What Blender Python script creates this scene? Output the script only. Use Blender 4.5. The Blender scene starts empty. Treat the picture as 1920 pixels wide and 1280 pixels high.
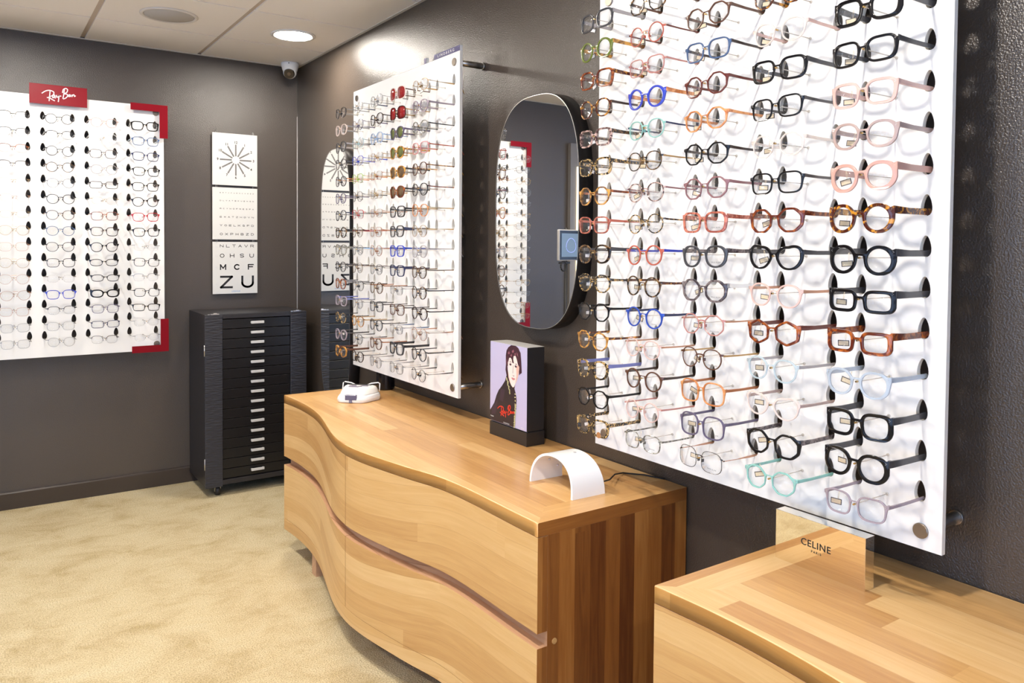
import bpy, bmesh, math, random
from mathutils import Vector, Matrix
PI = math.pi
R_ = math.radians
S = bpy.context.scene
C = S.collection
random.seed(7)

# ------------------------------------------------------------------ camera, light, exposure
H = 2.457
cam_d = bpy.data.cameras.new('camera'); cam = bpy.data.objects.new('camera', cam_d); C.objects.link(cam)
cam_d.sensor_width = 36; cam_d.lens = 1462.02*36/1920
cam_d.shift_x = 0; cam_d.shift_y = -(640-501.29)/1920
cam_d.clip_start = .02
yaw, pit, rol = R_(34.5571), R_(-1.6574), R_(.4434)
F = Vector((math.sin(yaw)*math.cos(pit), math.cos(yaw)*math.cos(pit), math.sin(pit)))
Rt = Vector((math.cos(yaw), -math.sin(yaw), 0)); U = Rt.cross(F)
R2 = Rt*math.cos(rol)+U*math.sin(rol); U2 = -Rt*math.sin(rol)+U*math.cos(rol)
m = Matrix((R2, U2, -F)).transposed().to_4x4(); m.translation = (-1.6476, -4.7421, 1.38)
cam.matrix_world = m
S.camera = cam
S.view_settings.view_transform = 'Standard'; S.view_settings.look = 'None'
S.view_settings.gamma = 1; S.view_settings.use_curve_mapping = False
S.view_settings.exposure = 0.50
try:
    S.cycles.max_bounces = 9; S.cycles.diffuse_bounces = 5; S.cycles.glossy_bounces = 5
    S.cycles.transparent_max_bounces = 40; S.cycles.caustics_reflective = False; S.cycles.caustics_refractive = False
    S.cycles.sample_clamp_indirect = 6.0
except Exception: pass
w = bpy.data.worlds.new('world'); S.world = w; w.use_nodes = True
w.node_tree.nodes['Background'].inputs[0].default_value = (.75, .85, 1, 1)
w.node_tree.nodes['Background'].inputs[1].default_value = .6
LAMP = 255.0        # strength of the ceiling lamps' discs
DAY = 2.3          # daylight in the shop windows

# ------------------------------------------------------------------ materials
MATS = {}
def mat(name, col=(.5,.5,.5), rough=.5, metal=0., spec=.5, coat=0., alpha=1.):
    if name in MATS: return MATS[name]
    M = bpy.data.materials.new(name); M.use_nodes = True
    b = M.node_tree.nodes['Principled BSDF']
    b.inputs['Base Color'].default_value = (*col, 1); b.inputs['Roughness'].default_value = rough
    b.inputs['Metallic'].default_value = metal; b.inputs['Specular IOR Level'].default_value = spec
    b.inputs['Coat Weight'].default_value = coat; b.inputs['Alpha'].default_value = alpha
    MATS[name] = M; return M
def nt(M): return M.node_tree.nodes, M.node_tree.links, M.node_tree.nodes['Principled BSDF']
def emis(name, col, s):
    M = mat(name, col); n, l, b = nt(M)
    b.inputs['Emission Color'].default_value = (*col, 1); b.inputs['Emission Strength'].default_value = s
    return M
def ramp(n, pts):
    r = n.new('ShaderNodeValToRGB'); cr = r.color_ramp
    while len(cr.elements) < len(pts): cr.elements.new(.5)
    for e, (p, c) in zip(cr.elements, pts): e.position = p; e.color = (*c, 1)
    return r
def hexc(h):
    v = [int(h[i:i+2], 16)/255 for i in (0, 2, 4)]
    return tuple(x/12.92 if x <= .04045 else ((x+.055)/1.055)**2.4 for x in v)

def wall_mat():
    M = mat('wall_paint', (.066, .051, .040), .31, spec=.75); n, l, b = nt(M)
    tc = n.new('ShaderNodeTexCoord')
    no = n.new('ShaderNodeTexNoise'); no.inputs['Scale'].default_value = 250; no.inputs['Detail'].default_value = 1
    n2 = n.new('ShaderNodeTexNoise'); n2.inputs['Scale'].default_value = 6; n2.inputs['Detail'].default_value = 2
    l.new(tc.outputs['Object'], no.inputs[0]); l.new(tc.outputs['Object'], n2.inputs[0])
    bu = n.new('ShaderNodeBump'); bu.inputs['Strength'].default_value = .48; bu.inputs['Distance'].default_value = .0030
    l.new(no.outputs[0], bu.inputs['Height'])
    b2 = n.new('ShaderNodeBump'); b2.inputs['Strength'].default_value = .05; b2.inputs['Distance'].default_value = .03
    l.new(n2.outputs[0], b2.inputs['Height']); l.new(bu.outputs[0], b2.inputs['Normal'])
    l.new(b2.outputs[0], b.inputs['Normal']); return M
def carpet_mat():
    M = mat('carpet_pile', (.5, .4, .25), .95, spec=.1); n, l, b = nt(M)
    tc = n.new('ShaderNodeTexCoord')
    mp = n.new('ShaderNodeMapping'); mp.inputs['Rotation'].default_value = (0, 0, .5); mp.inputs['Scale'].default_value = (1, 1.35, 1)
    l.new(tc.outputs['Object'], mp.inputs[0])
    a = n.new('ShaderNodeTexNoise'); a.inputs['Scale'].default_value = 4.6; a.inputs['Detail'].default_value = 9; a.inputs['Roughness'].default_value = .70; a.inputs['Distortion'].default_value = .5
    l.new(mp.outputs[0], a.inputs[0])
    r = ramp(n, [(.28, hexc('b5a174')), (.42, hexc('cab892')), (.53, hexc('d5c5a0')), (.75, hexc('dccfae'))])
    l.new(a.outputs[0], r.inputs[0])
    f = n.new('ShaderNodeTexNoise'); f.inputs['Scale'].default_value = 210; f.inputs['Detail'].default_value = 2
    l.new(tc.outputs['Object'], f.inputs[0])
    fr = ramp(n, [(.32, (.50, .48, .43)), (.62, (1, 1, 1))]); l.new(f.outputs[0], fr.inputs[0])
    mx = n.new('ShaderNodeMix'); mx.data_type = 'RGBA'; mx.blend_type = 'MULTIPLY'; mx.inputs[0].default_value = .8
    l.new(r.outputs[0], mx.inputs[6]); l.new(fr.outputs[0], mx.inputs[7]); l.new(mx.outputs[2], b.inputs['Base Color'])
    bu = n.new('ShaderNodeBump'); bu.inputs['Strength'].default_value = .7; bu.inputs['Distance'].default_value = .006
    l.new(f.outputs[0], bu.inputs['Height']); l.new(bu.outputs[0], b.inputs['Normal'])
    return M
def wood_mat(name, light, mid, dark, board=.055, length=.62, rough=.33, seed=0., con=1.):
    """butcher block: boards run along UV.x, are laid side by side along UV.y"""
    M = mat(name, mid, rough, spec=.45); n, l, b = nt(M)
    uv = n.new('ShaderNodeUVMap'); sp = n.new('ShaderNodeSeparateXYZ'); l.new(uv.outputs[0], sp.inputs[0])
    def ma(op, a, bb=None, c=None):
        q = n.new('ShaderNodeMath'); q.operation = op
        for i, v in enumerate((a, bb, c)):
            if v is None: continue
            if hasattr(v, 'links'): l.new(v, q.inputs[i])
            else: q.inputs[i].default_value = v
        return q.outputs[0]
    row = ma('FLOOR', ma('DIVIDE', sp.outputs[1], board))
    w1 = n.new('ShaderNodeTexWhiteNoise'); w1.noise_dimensions = '1D'; l.new(ma('ADD', row, 13.7+seed), w1.inputs['W'])
    colx = ma('FLOOR', ma('ADD', ma('DIVIDE', sp.outputs[0], length), ma('MULTIPLY', w1.outputs[0], 7.3)))
    cb = n.new('ShaderNodeCombineXYZ'); l.new(row, cb.inputs[0]); l.new(colx, cb.inputs[1]); cb.inputs[2].default_value = seed
    w2 = n.new('ShaderNodeTexWhiteNoise'); w2.noise_dimensions = '3D'; l.new(cb.outputs[0], w2.inputs[0])
    # grain
    g = n.new('ShaderNodeCombineXYZ')
    l.new(ma('ADD', ma('MULTIPLY', sp.outputs[0], 2.2), ma('MULTIPLY', w2.outputs[0], 40)), g.inputs[0])
    l.new(ma('MULTIPLY', sp.outputs[1], 30), g.inputs[1]); l.new(ma('MULTIPLY', w2.outputs[0], 9), g.inputs[2])
    no = n.new('ShaderNodeTexNoise'); no.inputs['Scale'].default_value = 1.5; no.inputs['Detail'].default_value = 6; no.inputs['Distortion'].default_value = 1.3
    l.new(g.outputs[0], no.inputs[0])
    fi = n.new('ShaderNodeCombineXYZ'); l.new(ma('MULTIPLY', sp.outputs[0], 14), fi.inputs[0]); l.new(ma('MULTIPLY', sp.outputs[1], 520), fi.inputs[1])
    n2 = n.new('ShaderNodeTexNoise'); n2.inputs['Scale'].default_value = 1; n2.inputs['Detail'].default_value = 2; l.new(fi.outputs[0], n2.inputs[0])
    v = ma('ADD', ma('MULTIPLY', w2.outputs[0], .56*con), ma('ADD', ma('MULTIPLY', no.outputs[0], .52), ma('MULTIPLY', n2.outputs[0], .16)))
    r = ramp(n, [(.20, light), (.55, mid), (.98, dark)]); l.new(v, r.inputs[0])
    # hairline joints between boards
    fy = ma('FRACT', ma('DIVIDE', sp.outputs[1], board)); ed = ma('LESS_THAN', fy, .018)
    mx = n.new('ShaderNodeMix'); mx.data_type = 'RGBA'; mx.blend_type = 'MULTIPLY'; l.new(ma('MULTIPLY', ed, .35), mx.inputs[0])
    l.new(r.outputs[0], mx.inputs[6]); mx.inputs[7].default_value = (.45, .3, .2, 1); l.new(mx.outputs[2], b.inputs['Base Color'])
    bu = n.new('ShaderNodeBump'); bu.inputs['Strength'].default_value = .08; bu.inputs['Distance'].default_value = .002
    l.new(no.outputs[0], bu.inputs['Height']); l.new(bu.outputs[0], b.inputs['Normal'])
    return M
def tortoise(name, light, dark, scale=55, lo=.42, hi=.58):
    M = mat(name, dark, .12, spec=.6); n, l, b = nt(M)
    tc = n.new('ShaderNodeTexCoord'); oi = n.new('ShaderNodeObjectInfo')
    ad = n.new('ShaderNodeVectorMath'); ad.operation = 'ADD'; l.new(tc.outputs['Object'], ad.inputs[0])
    mu = n.new('ShaderNodeMath'); mu.operation = 'MULTIPLY'; mu.inputs[1].default_value = 5; l.new(oi.outputs['Random'], mu.inputs[0]); l.new(mu.outputs[0], ad.inputs[1])
    no = n.new('ShaderNodeTexNoise'); no.inputs['Scale'].default_value = scale; no.inputs['Detail'].default_value = 2; no.inputs['Distortion'].default_value = .8
    l.new(ad.outputs[0], no.inputs[0])
    r = ramp(n, [(lo, dark), (hi, light)]); l.new(no.outputs[0], r.inputs[0]); l.new(r.outputs[0], b.inputs['Base Color'])
    return M
def glassy(name, tint, fac_t, rough=.05, gloss=.05):
    """thin clear or tinted acetate / lens: transparent with a coloured body and a sheen"""
    if name in MATS: return MATS[name]
    M = bpy.data.materials.new(name); M.use_nodes = True; n = M.node_tree.nodes; l = M.node_tree.links; n.clear()
    o = n.new('ShaderNodeOutputMaterial'); t = n.new('ShaderNodeBsdfTransparent'); t.inputs[0].default_value = (*[max(0, 1-(1-c)*.35) for c in tint], 1)
    d = n.new('ShaderNodeBsdfDiffuse'); d.inputs[0].default_value = (*tint, 1)
    g = n.new('ShaderNodeBsdfGlossy'); g.inputs['Roughness'].default_value = rough
    m1 = n.new('ShaderNodeMixShader'); m1.inputs[0].default_value = fac_t; l.new(d.outputs[0], m1.inputs[1]); l.new(t.outputs[0], m1.inputs[2])
    m2 = n.new('ShaderNodeMixShader'); m2.inputs[0].default_value = gloss
    lw = n.new('ShaderNodeLayerWeight'); lw.inputs[0].default_value = .5; pw = n.new('ShaderNodeMath'); pw.operation = 'POWER'; pw.inputs[1].default_value = 4.
    ml = n.new('ShaderNodeMath'); ml.operation = 'MULTIPLY_ADD'; ml.inputs[1].default_value = .5; ml.inputs[2].default_value = gloss*.5
    l.new(lw.outputs['Facing'], pw.inputs[0]); l.new(pw.outputs[0], ml.inputs[0]); l.new(ml.outputs[0], m2.inputs[0])
    l.new(m1.outputs[0], m2.inputs[1]); l.new(g.outputs[0], m2.inputs[2]); l.new(m2.outputs[0], o.inputs[0])
    MATS[name] = M; return M

WALL = wall_mat(); CARPET = carpet_mat()
WOODT = wood_mat('wood_top', hexc('e2c08c'), hexc('d1a56b'), hexc('ac7b48'), .062, 1.3, .30, 1., .95)
WOODF = wood_mat('wood_front', hexc('dfba82'), hexc('cfa469'), hexc('b4834c'), .056, 1.5, .36, 5., .8)
WOODS = wood_mat('wood_side', hexc('c08848'), hexc('9c632e'), hexc('683a1c'), .051, 2.5, .34, 9., 1.1)
WOODE = wood_mat('wood_edge', hexc('c99a5c'), hexc('b58446'), hexc('94652e'), .2, .5, .34, 3., .8)
WOODR = wood_mat('wood_raw', hexc('cda482'), hexc('b58b69'), hexc('946b4d'), .2, .6, .5, 4., .5)
BOARD = mat('white_laminate', (.86, .855, .84), .30, spec=.4)
BEDGE = mat('laminate_edge', (.88, .85, .77), .4)
STEEL = mat('brushed_steel', (.52, .50, .47), .30, 1.)
CHROME = mat('chrome', (.8, .8, .78), .08, 1.)
CAPM = mat('steel_cap', (.30, .26, .22), .35, 1.)
BRASS = mat('brass', (.75, .50, .20), .2, 1.)
BLACK = mat('black_plastic', (.009, .008, .009), .13, spec=.32)
MBLACK = mat('matt_black', (.018, .016, .016), .5)
WHITE = mat('white_plastic', (.86, .86, .85), .22)
PAPER = mat('white_card', (.68, .67, .64), .5)
PEG = glassy('clear_rod', (.80, .75, .68), .40, .1, .06)
LENS = glassy('clear_lens', (.96, .97, .98), .985, .02, .05)
MIRROR = mat('mirror_glass', (.90, .90, .89), .0, 1.)
RED = mat('red_acrylic', (.21, .0006, .008), .34, spec=.22)
ALU = mat('silver_metal', (.78, .77, .75), .28, 1.)
GREY = mat('grey_paint', (.28, .27, .27), .45)
TAGB = mat('tag_border', (.03, .022, .03), .4)
TAGC = mat('tag_cream', (.80, .66, .44), .4); TAGW = mat('tag_white', (.82, .80, .78), .4)
INK = mat('black_ink', (.010, .009, .010), .5); INKG = mat('grey_ink', (.13, .125, .12), .5); INKB = mat('blue_ink', (.12, .30, .60), .5)
INKP = mat('pale_ink', (.62, .61, .60), .5); INKW = mat('white_ink', (.85, .85, .85), .4)

# ------------------------------------------------------------------ helpers
def link(o, parent=None):
    C.objects.link(o)
    if parent: o.parent = parent
    return o
def obj(name, bm, mats, parent=None, smooth=False, autos=None):
    me = bpy.data.meshes.new(name); bm.normal_update(); bm.to_mesh(me); bm.free()
    for q in (mats if isinstance(mats, (list, tuple)) else [mats]): me.materials.append(q)
    if smooth:
        for p in me.polygons: p.use_smooth = True
        if autos:
            try: me.set_sharp_from_angle(angle=R_(autos))
            except Exception: pass
    o = bpy.data.objects.new(name, me); return link(o, parent)
def empty(name, loc=(0, 0, 0), rz=0.):
    o = bpy.data.objects.new(name, None); o.empty_display_size = .05; o.location = loc; o.rotation_euler = (0, 0, rz); return link(o)
def tag(o, label, cat, group=None, kind=None):
    assert 4 <= len(label.split()) <= 16, label
    o['label'] = label; o['category'] = cat
    if group: o['group'] = group
    if kind: o['kind'] = kind
    return o
def struct(o): o['kind'] = 'structure'; return o
def box(bm, x0, y0, z0, x1, y1, z1, mi=0, bev=0.):
    vs = [bm.verts.new((x, y, z)) for x in (x0, x1) for y in (y0, y1) for z in (z0, z1)]
    fs = [bm.faces.new([vs[i] for i in q]) for q in ((0,1,3,2), (4,6,7,5), (0,4,5,1), (2,3,7,6), (0,2,6,4), (1,5,7,3))]
    for f in fs: f.material_index = mi
    if bev:
        es = {e for f in fs for e in f.edges}
        r = bmesh.ops.bevel(bm, geom=list(es), offset=bev, segments=2, affect='EDGES', profile=.5)
        for f in r['faces']: f.material_index = mi
    return fs
def cyl(bm, p0, p1, r0, r1=None, seg=16, mi=0, cap=True):
    r1 = r0 if r1 is None else r1; p0 = Vector(p0); p1 = Vector(p1); d = (p1-p0).normalized()
    a = Vector((0, 0, 1)) if abs(d.z) < .9 else Vector((1, 0, 0)); u = d.cross(a).normalized(); v = d.cross(u)
    A = []; B = []
    for i in range(seg):
        t = 2*PI*i/seg; o = u*math.cos(t)+v*math.sin(t); A.append(bm.verts.new(p0+o*r0)); B.append(bm.verts.new(p1+o*r1))
    for i in range(seg):
        j = (i+1) % seg; f = bm.faces.new((A[i], A[j], B[j], B[i])); f.material_index = mi; f.smooth = True
    if cap:
        for q in (A[::-1], B): f = bm.faces.new(q); f.material_index = mi
def tube(bm, pts, r, seg=8, mi=0):
    pts = [Vector(p) for p in pts]; rings = []
    for i, p in enumerate(pts):
        d = (pts[min(i+1, len(pts)-1)]-pts[max(i-1, 0)]).normalized()
        a = Vector((0, 0, 1)) if abs(d.z) < .9 else Vector((1, 0, 0)); u = d.cross(a).normalized(); v = d.cross(u)
        rr = r[i] if isinstance(r, (list, tuple)) else r
        rings.append([bm.verts.new(p+(u*math.cos(2*PI*k/seg)+v*math.sin(2*PI*k/seg))*rr) for k in range(seg)])
    for a, b in zip(rings, rings[1:]):
        for k in range(seg):
            f = bm.faces.new((a[k], a[(k+1) % seg], b[(k+1) % seg], b[k])); f.material_index = mi; f.smooth = True
    for q in (rings[0][::-1], rings[-1]): bm.faces.new(q).material_index = mi
def lathe(bm, prof, cen=(0, 0, 0), seg=32, mi=0, M=None):
    rings = []
    for r, z in prof:
        rings.append([bm.verts.new(Vector((cen[0]+r*math.cos(2*PI*k/seg), cen[1]+r*math.sin(2*PI*k/seg), cen[2]+z))) for k in range(seg)])
    for a, b in zip(rings, rings[1:]):
        for k in range(seg):
            f = bm.faces.new((a[k], a[(k+1) % seg], b[(k+1) % seg], b[k])); f.material_index = mi; f.smooth = True
    if prof[0][0] > 1e-5: bm.faces.new(rings[0][::-1]).material_index = mi
    if prof[-1][0] > 1e-5: bm.faces.new(rings[-1]).material_index = mi
def prism(bm, pts, z0, z1, axes='xyz', mi=0):
    """pts: outline (u, v); extruded from z0 to z1 along the third axis named by axes"""
    def P(u, v, w_):
        d = {axes[0]: u, axes[1]: v, axes[2]: w_}; return (d['x'], d['y'], d['z'])
    A = [bm.verts.new(P(u, v, z0)) for u, v in pts]; B = [bm.verts.new(P(u, v, z1)) for u, v in pts]
    n_ = len(pts)
    for i in range(n_): bm.faces.new((A[i], A[(i+1) % n_], B[(i+1) % n_], B[i])).material_index = mi
    bm.faces.new(A[::-1]).material_index = mi; bm.faces.new(B).material_index = mi
def fix(bm): bmesh.ops.recalc_face_normals(bm, faces=bm.faces[:])
def set_uv(bm, fn):
    lay = bm.loops.layers.uv.verify()
    for f in bm.faces:
        for lp in f.loops: lp[lay].uv = fn(lp.vert.co, f.normal)
def text_mesh(s, size, ext=.0003, sx=1., bold=0., spacing=1.):
    cu = bpy.data.curves.new('t', 'FONT'); cu.body = s; cu.size = size; cu.extrude = ext; cu.offset = bold
    cu.align_x = 'CENTER'; cu.align_y = 'CENTER'; cu.space_character = spacing; cu.resolution_u = 3
    o = bpy.data.objects.new('t', cu); C.objects.link(o)
    me = bpy.data.meshes.new_from_object(o); bpy.data.objects.remove(o)
    me.transform(Matrix.Diagonal((sx, 1, 1, 1))); return me
def text_obj(name, s, size, M, mt, parent=None, **k):
    me = text_mesh(s, size, **k); me.materials.clear(); me.materials.append(mt)
    o = bpy.data.objects.new(name, me); o.matrix_world = M; C.objects.link(o)
    if parent: o.parent = parent; o.matrix_parent_inverse = Matrix(); o.matrix_local = M
    return o
def frame(loc, right, up):
    r = Vector(right).normalized(); u = Vector(up).normalized(); n_ = r.cross(u)
    M = Matrix((r, u, n_)).transposed().to_4x4(); M.translation = loc; return M
def ribbon(bm, pts, w, z0, z1, mi=0):
    """a flat pen stroke: rounded ribbon through 2-D points, local XY plane, thickness z0..z1"""
    P = [Vector(p).to_2d() for p in pts]
    Q = []
    for i in range(len(P)-1):
        p0 = P[max(i-1, 0)]; p1 = P[i]; p2 = P[i+1]; p3 = P[min(i+2, len(P)-1)]
        for k in range(4):
            t = k/4; Q.append(.5*((2*p1)+(p2-p0)*t+(2*p0-5*p1+4*p2-p3)*t*t+(3*p1-p0-3*p2+p3)*t**3))
    Q.append(P[-1]); L = []; Rr = []
    for i, q in enumerate(Q):
        d = (Q[min(i+1, len(Q)-1)]-Q[max(i-1, 0)]); d = d.normalized() if d.length > 1e-9 else Vector((1, 0)); nn = Vector((-d.y, d.x))*w/2
        if i == 0: q = q-d*w*.3
        if i == len(Q)-1: q = q+d*w*.3
        L.append(q+nn); Rr.append(q-nn)
    A = [[bm.verts.new((p.x, p.y, z)) for p in X] for X in (L, Rr) for z in (z0, z1)]
    for i in range(len(Q)-1):
        for a, b in ((A[1], A[3]), (A[3], A[2]), (A[2], A[0]), (A[0], A[1])):
            bm.faces.new((a[i], a[i+1], b[i+1], b[i])).material_index = mi
    bm.faces.new((A[0][0], A[1][0], A[3][0], A[2][0])).material_index = mi
    bm.faces.new((A[0][-1], A[2][-1], A[3][-1], A[1][-1])).material_index = mi
def logo(bm, sc_x, sc_y, wd, cx, cy, z0, z1, mi=0):
    """the script logo, pen stroke by pen stroke, from its own drawing units"""
    st = [[(252,168),(300,138),(350,132),(392,148),(400,172),(380,200),(342,214)], [(352,140),(347,200),(340,268)], [(338,214),(370,246),(408,268)],
          [(316,224),(338,230)], [(408,190),(388,200),(384,228),(402,222),(412,196),(416,234)], [(432,196),(436,222),(456,212),(464,190)], [(464,190),(460,236),(454,280)],
          [(477,207),(488,206)], [(533,112),(524,180),(512,238)], [(508,160),(518,120),(548,104),(572,122),(560,158),(526,176),(566,182),(570,206),(550,230),(520,244)],
          [(604,188),(588,190),(583,210),(596,212),(606,190),(613,214)], [(627,190),(631,213)], [(631,202),(645,187),(655,192),(658,211),(672,202)]]
    st = [[(x, y-.10*(x-460)) for x, y in s_] for s_ in st]
    for s_ in st: ribbon(bm, [((x-460)*sc_x+cx, -(y-190)*sc_y+cy) for x, y in s_], wd, z0, z1, mi)

# ------------------------------------------------------------------ the room
XL, YF = -5.2, -7.6
def slab(name, a, b, mt):
    bm = bmesh.new(); box(bm, *a, *b); return struct(obj(name, bm, mt))
slab('floor', (XL-.1, YF-.1, -.1), (.1, .1, 0), CARPET)
slab('wall_right', (0, YF-.1, 0), (.1, .1, H+.1), WALL)
slab('wall_back', (XL-.1, 0, 0), (0, .1, H+.1), WALL)
# shop-window walls on the far left and behind the camera
def window_wall(name, wn, axis, pos, a0, a1, wins):
    bm = bmesh.new(); zs0, zs1 = .35, 2.25; cur = a0
    def bx(u0, u1, z0, z1):
        if axis == 'x': box(bm, pos-.1, u0, z0, pos, u1, z1)
        else: box(bm, u0, pos-.1, z0, u1, pos, z1)
    for i, (u0, u1) in enumerate(wins):
        bx(cur, u0, 0, H+.1); bx(u0, u1, 0, zs0); bx(u0, u1, zs1, H+.1); cur = u1
    bx(cur, a1, 0, H+.1)
    struct(obj(name, bm, WALL))
    for i, (u0, u1) in enumerate(wins):
        fb = bmesh.new(); t = .04
        for (p0, p1, z0, z1) in ((u0, u0+t, zs0, zs1), (u1-t, u1, zs0, zs1), (u0+t, u1-t, zs0, zs0+t), (u0+t, u1-t, zs1-t, zs1)):
            if axis == 'x': box(fb, pos-.07, p0, z0, pos-.02, p1, z1)
            else: box(fb, p0, pos-.07, z0, p1, pos-.02, z1)
        o = struct(obj('window_%d' % wn, fb, GREY)); wn += 1
        pb = bmesh.new()
        if axis == 'x': box(pb, pos-.05, u0+t, zs0+t, pos-.044, u1-t, zs1-t)
        else: box(pb, u0+t, pos-.05, zs0+t, u1-t, pos-.044, zs1-t)
        obj('pane', pb, emis('daylight', (.42, .62, 1.), DAY), o)
window_wall('wall_left', 1, 'x', XL, YF-.1, 0, [(-6.9, -5.1), (-4.5, -2.2)])
window_wall('wall_front', 3, 'y', YF, XL, 0, [(-4.8, -3.0), (-2.7, -.7)])

# ceiling: grid bars with the tiles hanging a little below them
bm = bmesh.new()
box(bm, XL-.1, YF-.1, H+.008, .1, .1, H+.1, 0)
P = .590; g = .012
xs = [0-.0, -.578]; x = -.578
while x > XL: x -= P; xs.append(x)
ys = [0., -.476]; y = -.476
while y > YF: y -= .574+.0; ys.append(y)
for i in range(len(xs)-1):
    for j in range(len(ys)-1):
        x1, x0 = xs[i]-(g if i else 0), max(xs[i+1], XL)+g; y1, y0 = ys[j]-(.006 if j else 0), max(ys[j+1], YF)+.006
        if x1 > x0 and y1 > y0: box(bm, x0, y0, H, x1, y1, H+.0079, 1)
CT = mat('ceiling_tile', (.93, .89, .845), .85, spec=.2); n, l, b = nt(CT)
tc = n.new('ShaderNodeTexCoord'); no = n.new('ShaderNodeTexNoise'); no.inputs['Scale'].default_value = 300; l.new(tc.outputs['Object'], no.inputs[0])
bu = n.new('ShaderNodeBump'); bu.inputs['Strength'].default_value = .25; bu.inputs['Distance'].default_value = .002; l.new(no.outputs[0], bu.inputs['Height']); l.new(bu.outputs[0], b.inputs['Normal'])
struct(obj('ceiling', bm, [mat('grid_bar', (.55, .47, .40), .6), CT]))
bm = bmesh.new(); box(bm, -.016, YF, H-.003, 0, 0, H+.001); box(bm, XL, -.016, H-.003, -.016, 0, H+.001)
struct(obj('trim_1', bm, mat('ceiling_trim', (.62, .58, .53), .5)))
bm = bmesh.new(); cyl(bm, (-.001, -.001, .3), (-.001, -.001, 2.16), .0022, seg=6); struct(obj('trim_2', bm, mat('caulk', (.55, .53, .52), .6)))
# skirting boards with a rounded top
BASEM = mat('skirting_paint', (.050, .038, .032), .20)
bm = bmesh.new(); prism(bm, [(0, 0), (-.014, 0), (-.014, .082), (-.011, .088), (-.006, .091), (0, .091)], XL, 0, 'yzx'); fix(bm); struct(obj('baseboard_back', bm, BASEM))
bm = bmesh.new(); prism(bm, [(0, 0), (-.014, 0), (-.014, .082), (-.011, .088), (-.006, .091), (0, .091)], YF, -.014, 'xzy'); fix(bm); struct(obj('baseboard_right', bm, BASEM))
# grey door with a lit strip beside it, far left on the back wall (seen in the mirror)
bm = bmesh.new(); box(bm, -3.25, -.035, 0, -2.30, -.001, 2.17)
d = struct(obj('door_1', bm, mat('door_grey', (.20, .19, .19), .45)))
bm = bmesh.new(); box(bm, -2.385, -.045, .3, -2.362, -.0352, 1.99); obj('light_strip', bm, emis('warm_strip', (1., .82, .5), 3.), d)
bm = bmesh.new(); cyl(bm, (-3.16, -.035, 1.02), (-3.16, -.085, 1.02), .011); cyl(bm, (-3.16, -.08, 1.02), (-3.05, -.08, 1.02), .010); obj('door_handle', bm, STEEL, d)

# ------------------------------------------------------------------ ceiling fittings
def downlight(x, y, label, r=1., st=1.):
    o = empty('ceiling_light', (x, y, H))
    bm = bmesh.new(); lathe(bm, [(q*r, z) for q, z in [(.093, -.001), (.112, -.001), (.1125, -.004), (.108, -.0075), (.098, -.008), (.093, -.006), (.093, -.001)]], seg=40); obj('rim', bm, WHITE, o, True)
    bm = bmesh.new(); lathe(bm, [(.0925*r, -.0052), (.0925*r, -.0015)], seg=40); obj('diffuser', bm, emis('lamp_glow_%d' % (100*st), (1., .925, .83), LAMP*st), o)
    tag(o, label, 'ceiling light', 'recessed ceiling lights')
for x, y, t in [(-.28, -.743, 'lit round ceiling light in the tile beside the corner camera'),
             (-1.47, -.85, 'round ceiling light above the left end of the red-cornered display'),
             (-1.28, -2.15, 'round ceiling light facing the near edge of the middle display'),
             (-1.28, -3.87, 'round ceiling light facing the near edge of the largest display'),
             (-2.9, -2.9, 'round ceiling light in the middle of the room'),
             (-2.2, -5.75, 'round ceiling light behind the camera')]:
    big = x > -.5
    downlight(x, y, t, 1. if big else .62, (.62 if big else (1.5 if y > -1 else 2.6)))
sp = empty('ceiling_speaker', (-.878, -.742, H))
bm = bmesh.new(); lathe(bm, [(.0, -.0072), (.108, -.006), (.1115, -.0015)], seg=48); fix(bm); obj('grille', bm, mat('speaker_grille', (.50, .48, .46), .7), sp, True)
bm = bmesh.new(); lathe(bm, [(.112, -.001), (.128, -.001), (.1285, -.004), (.124, -.007), (.115, -.0075), (.112, -.006), (.112, -.001)], seg=48); obj('rim', bm, mat('speaker_rim', (.74, .70, .66), .5), sp, True)
tag(sp, 'unlit round grey speaker grille set in a ceiling tile', 'speaker')
# turret camera in the corner
sc = empty('security_camera', (-.085, -.115, H))
bm = bmesh.new(); lathe(bm, [(.050, -.002), (.0525, -.006), (.0525, -.018), (.050, -.022), (.043, -.046), (.036, -.058), (.02, -.064), (.0, -.065)], seg=36); fix(bm)
obj('base', bm, WHITE, sp and sc, True, 40)
dirv = Vector((-.38, -.72, -.42)).normalized()
bm = bmesh.new(); bmesh.ops.create_uvsphere(bm, u_segments=28, v_segments=16, radius=.040); bmesh.ops.translate(bm, verts=bm.verts, vec=(0, 0, -.055))
obj('ball', bm, WHITE, sc, True)
bm = bmesh.new(); c0 = Vector((0, 0, -.055)); cyl(bm, c0+dirv*.026, c0+dirv*.0415, .0315, .0285, 28); obj('face', bm, mat('camera_face', (.025, .017, .013), .15), sc, True, 30)
bm = bmesh.new(); cyl(bm, c0+dirv*.0405, c0+dirv*.0435, .011, .010, 20); obj('lens', bm, mat('camera_lens', (.09, .06, .04), .08), sc, True, 30)
bm = bmesh.new(); cyl(bm, (-.0225, -.047, -.012), (-.0235, -.0485, -.012), .003, seg=10); obj('screw', bm, MBLACK, sc)
tag(sc, 'white dome security camera hanging in the corner of the ceiling', 'security camera')

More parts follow.
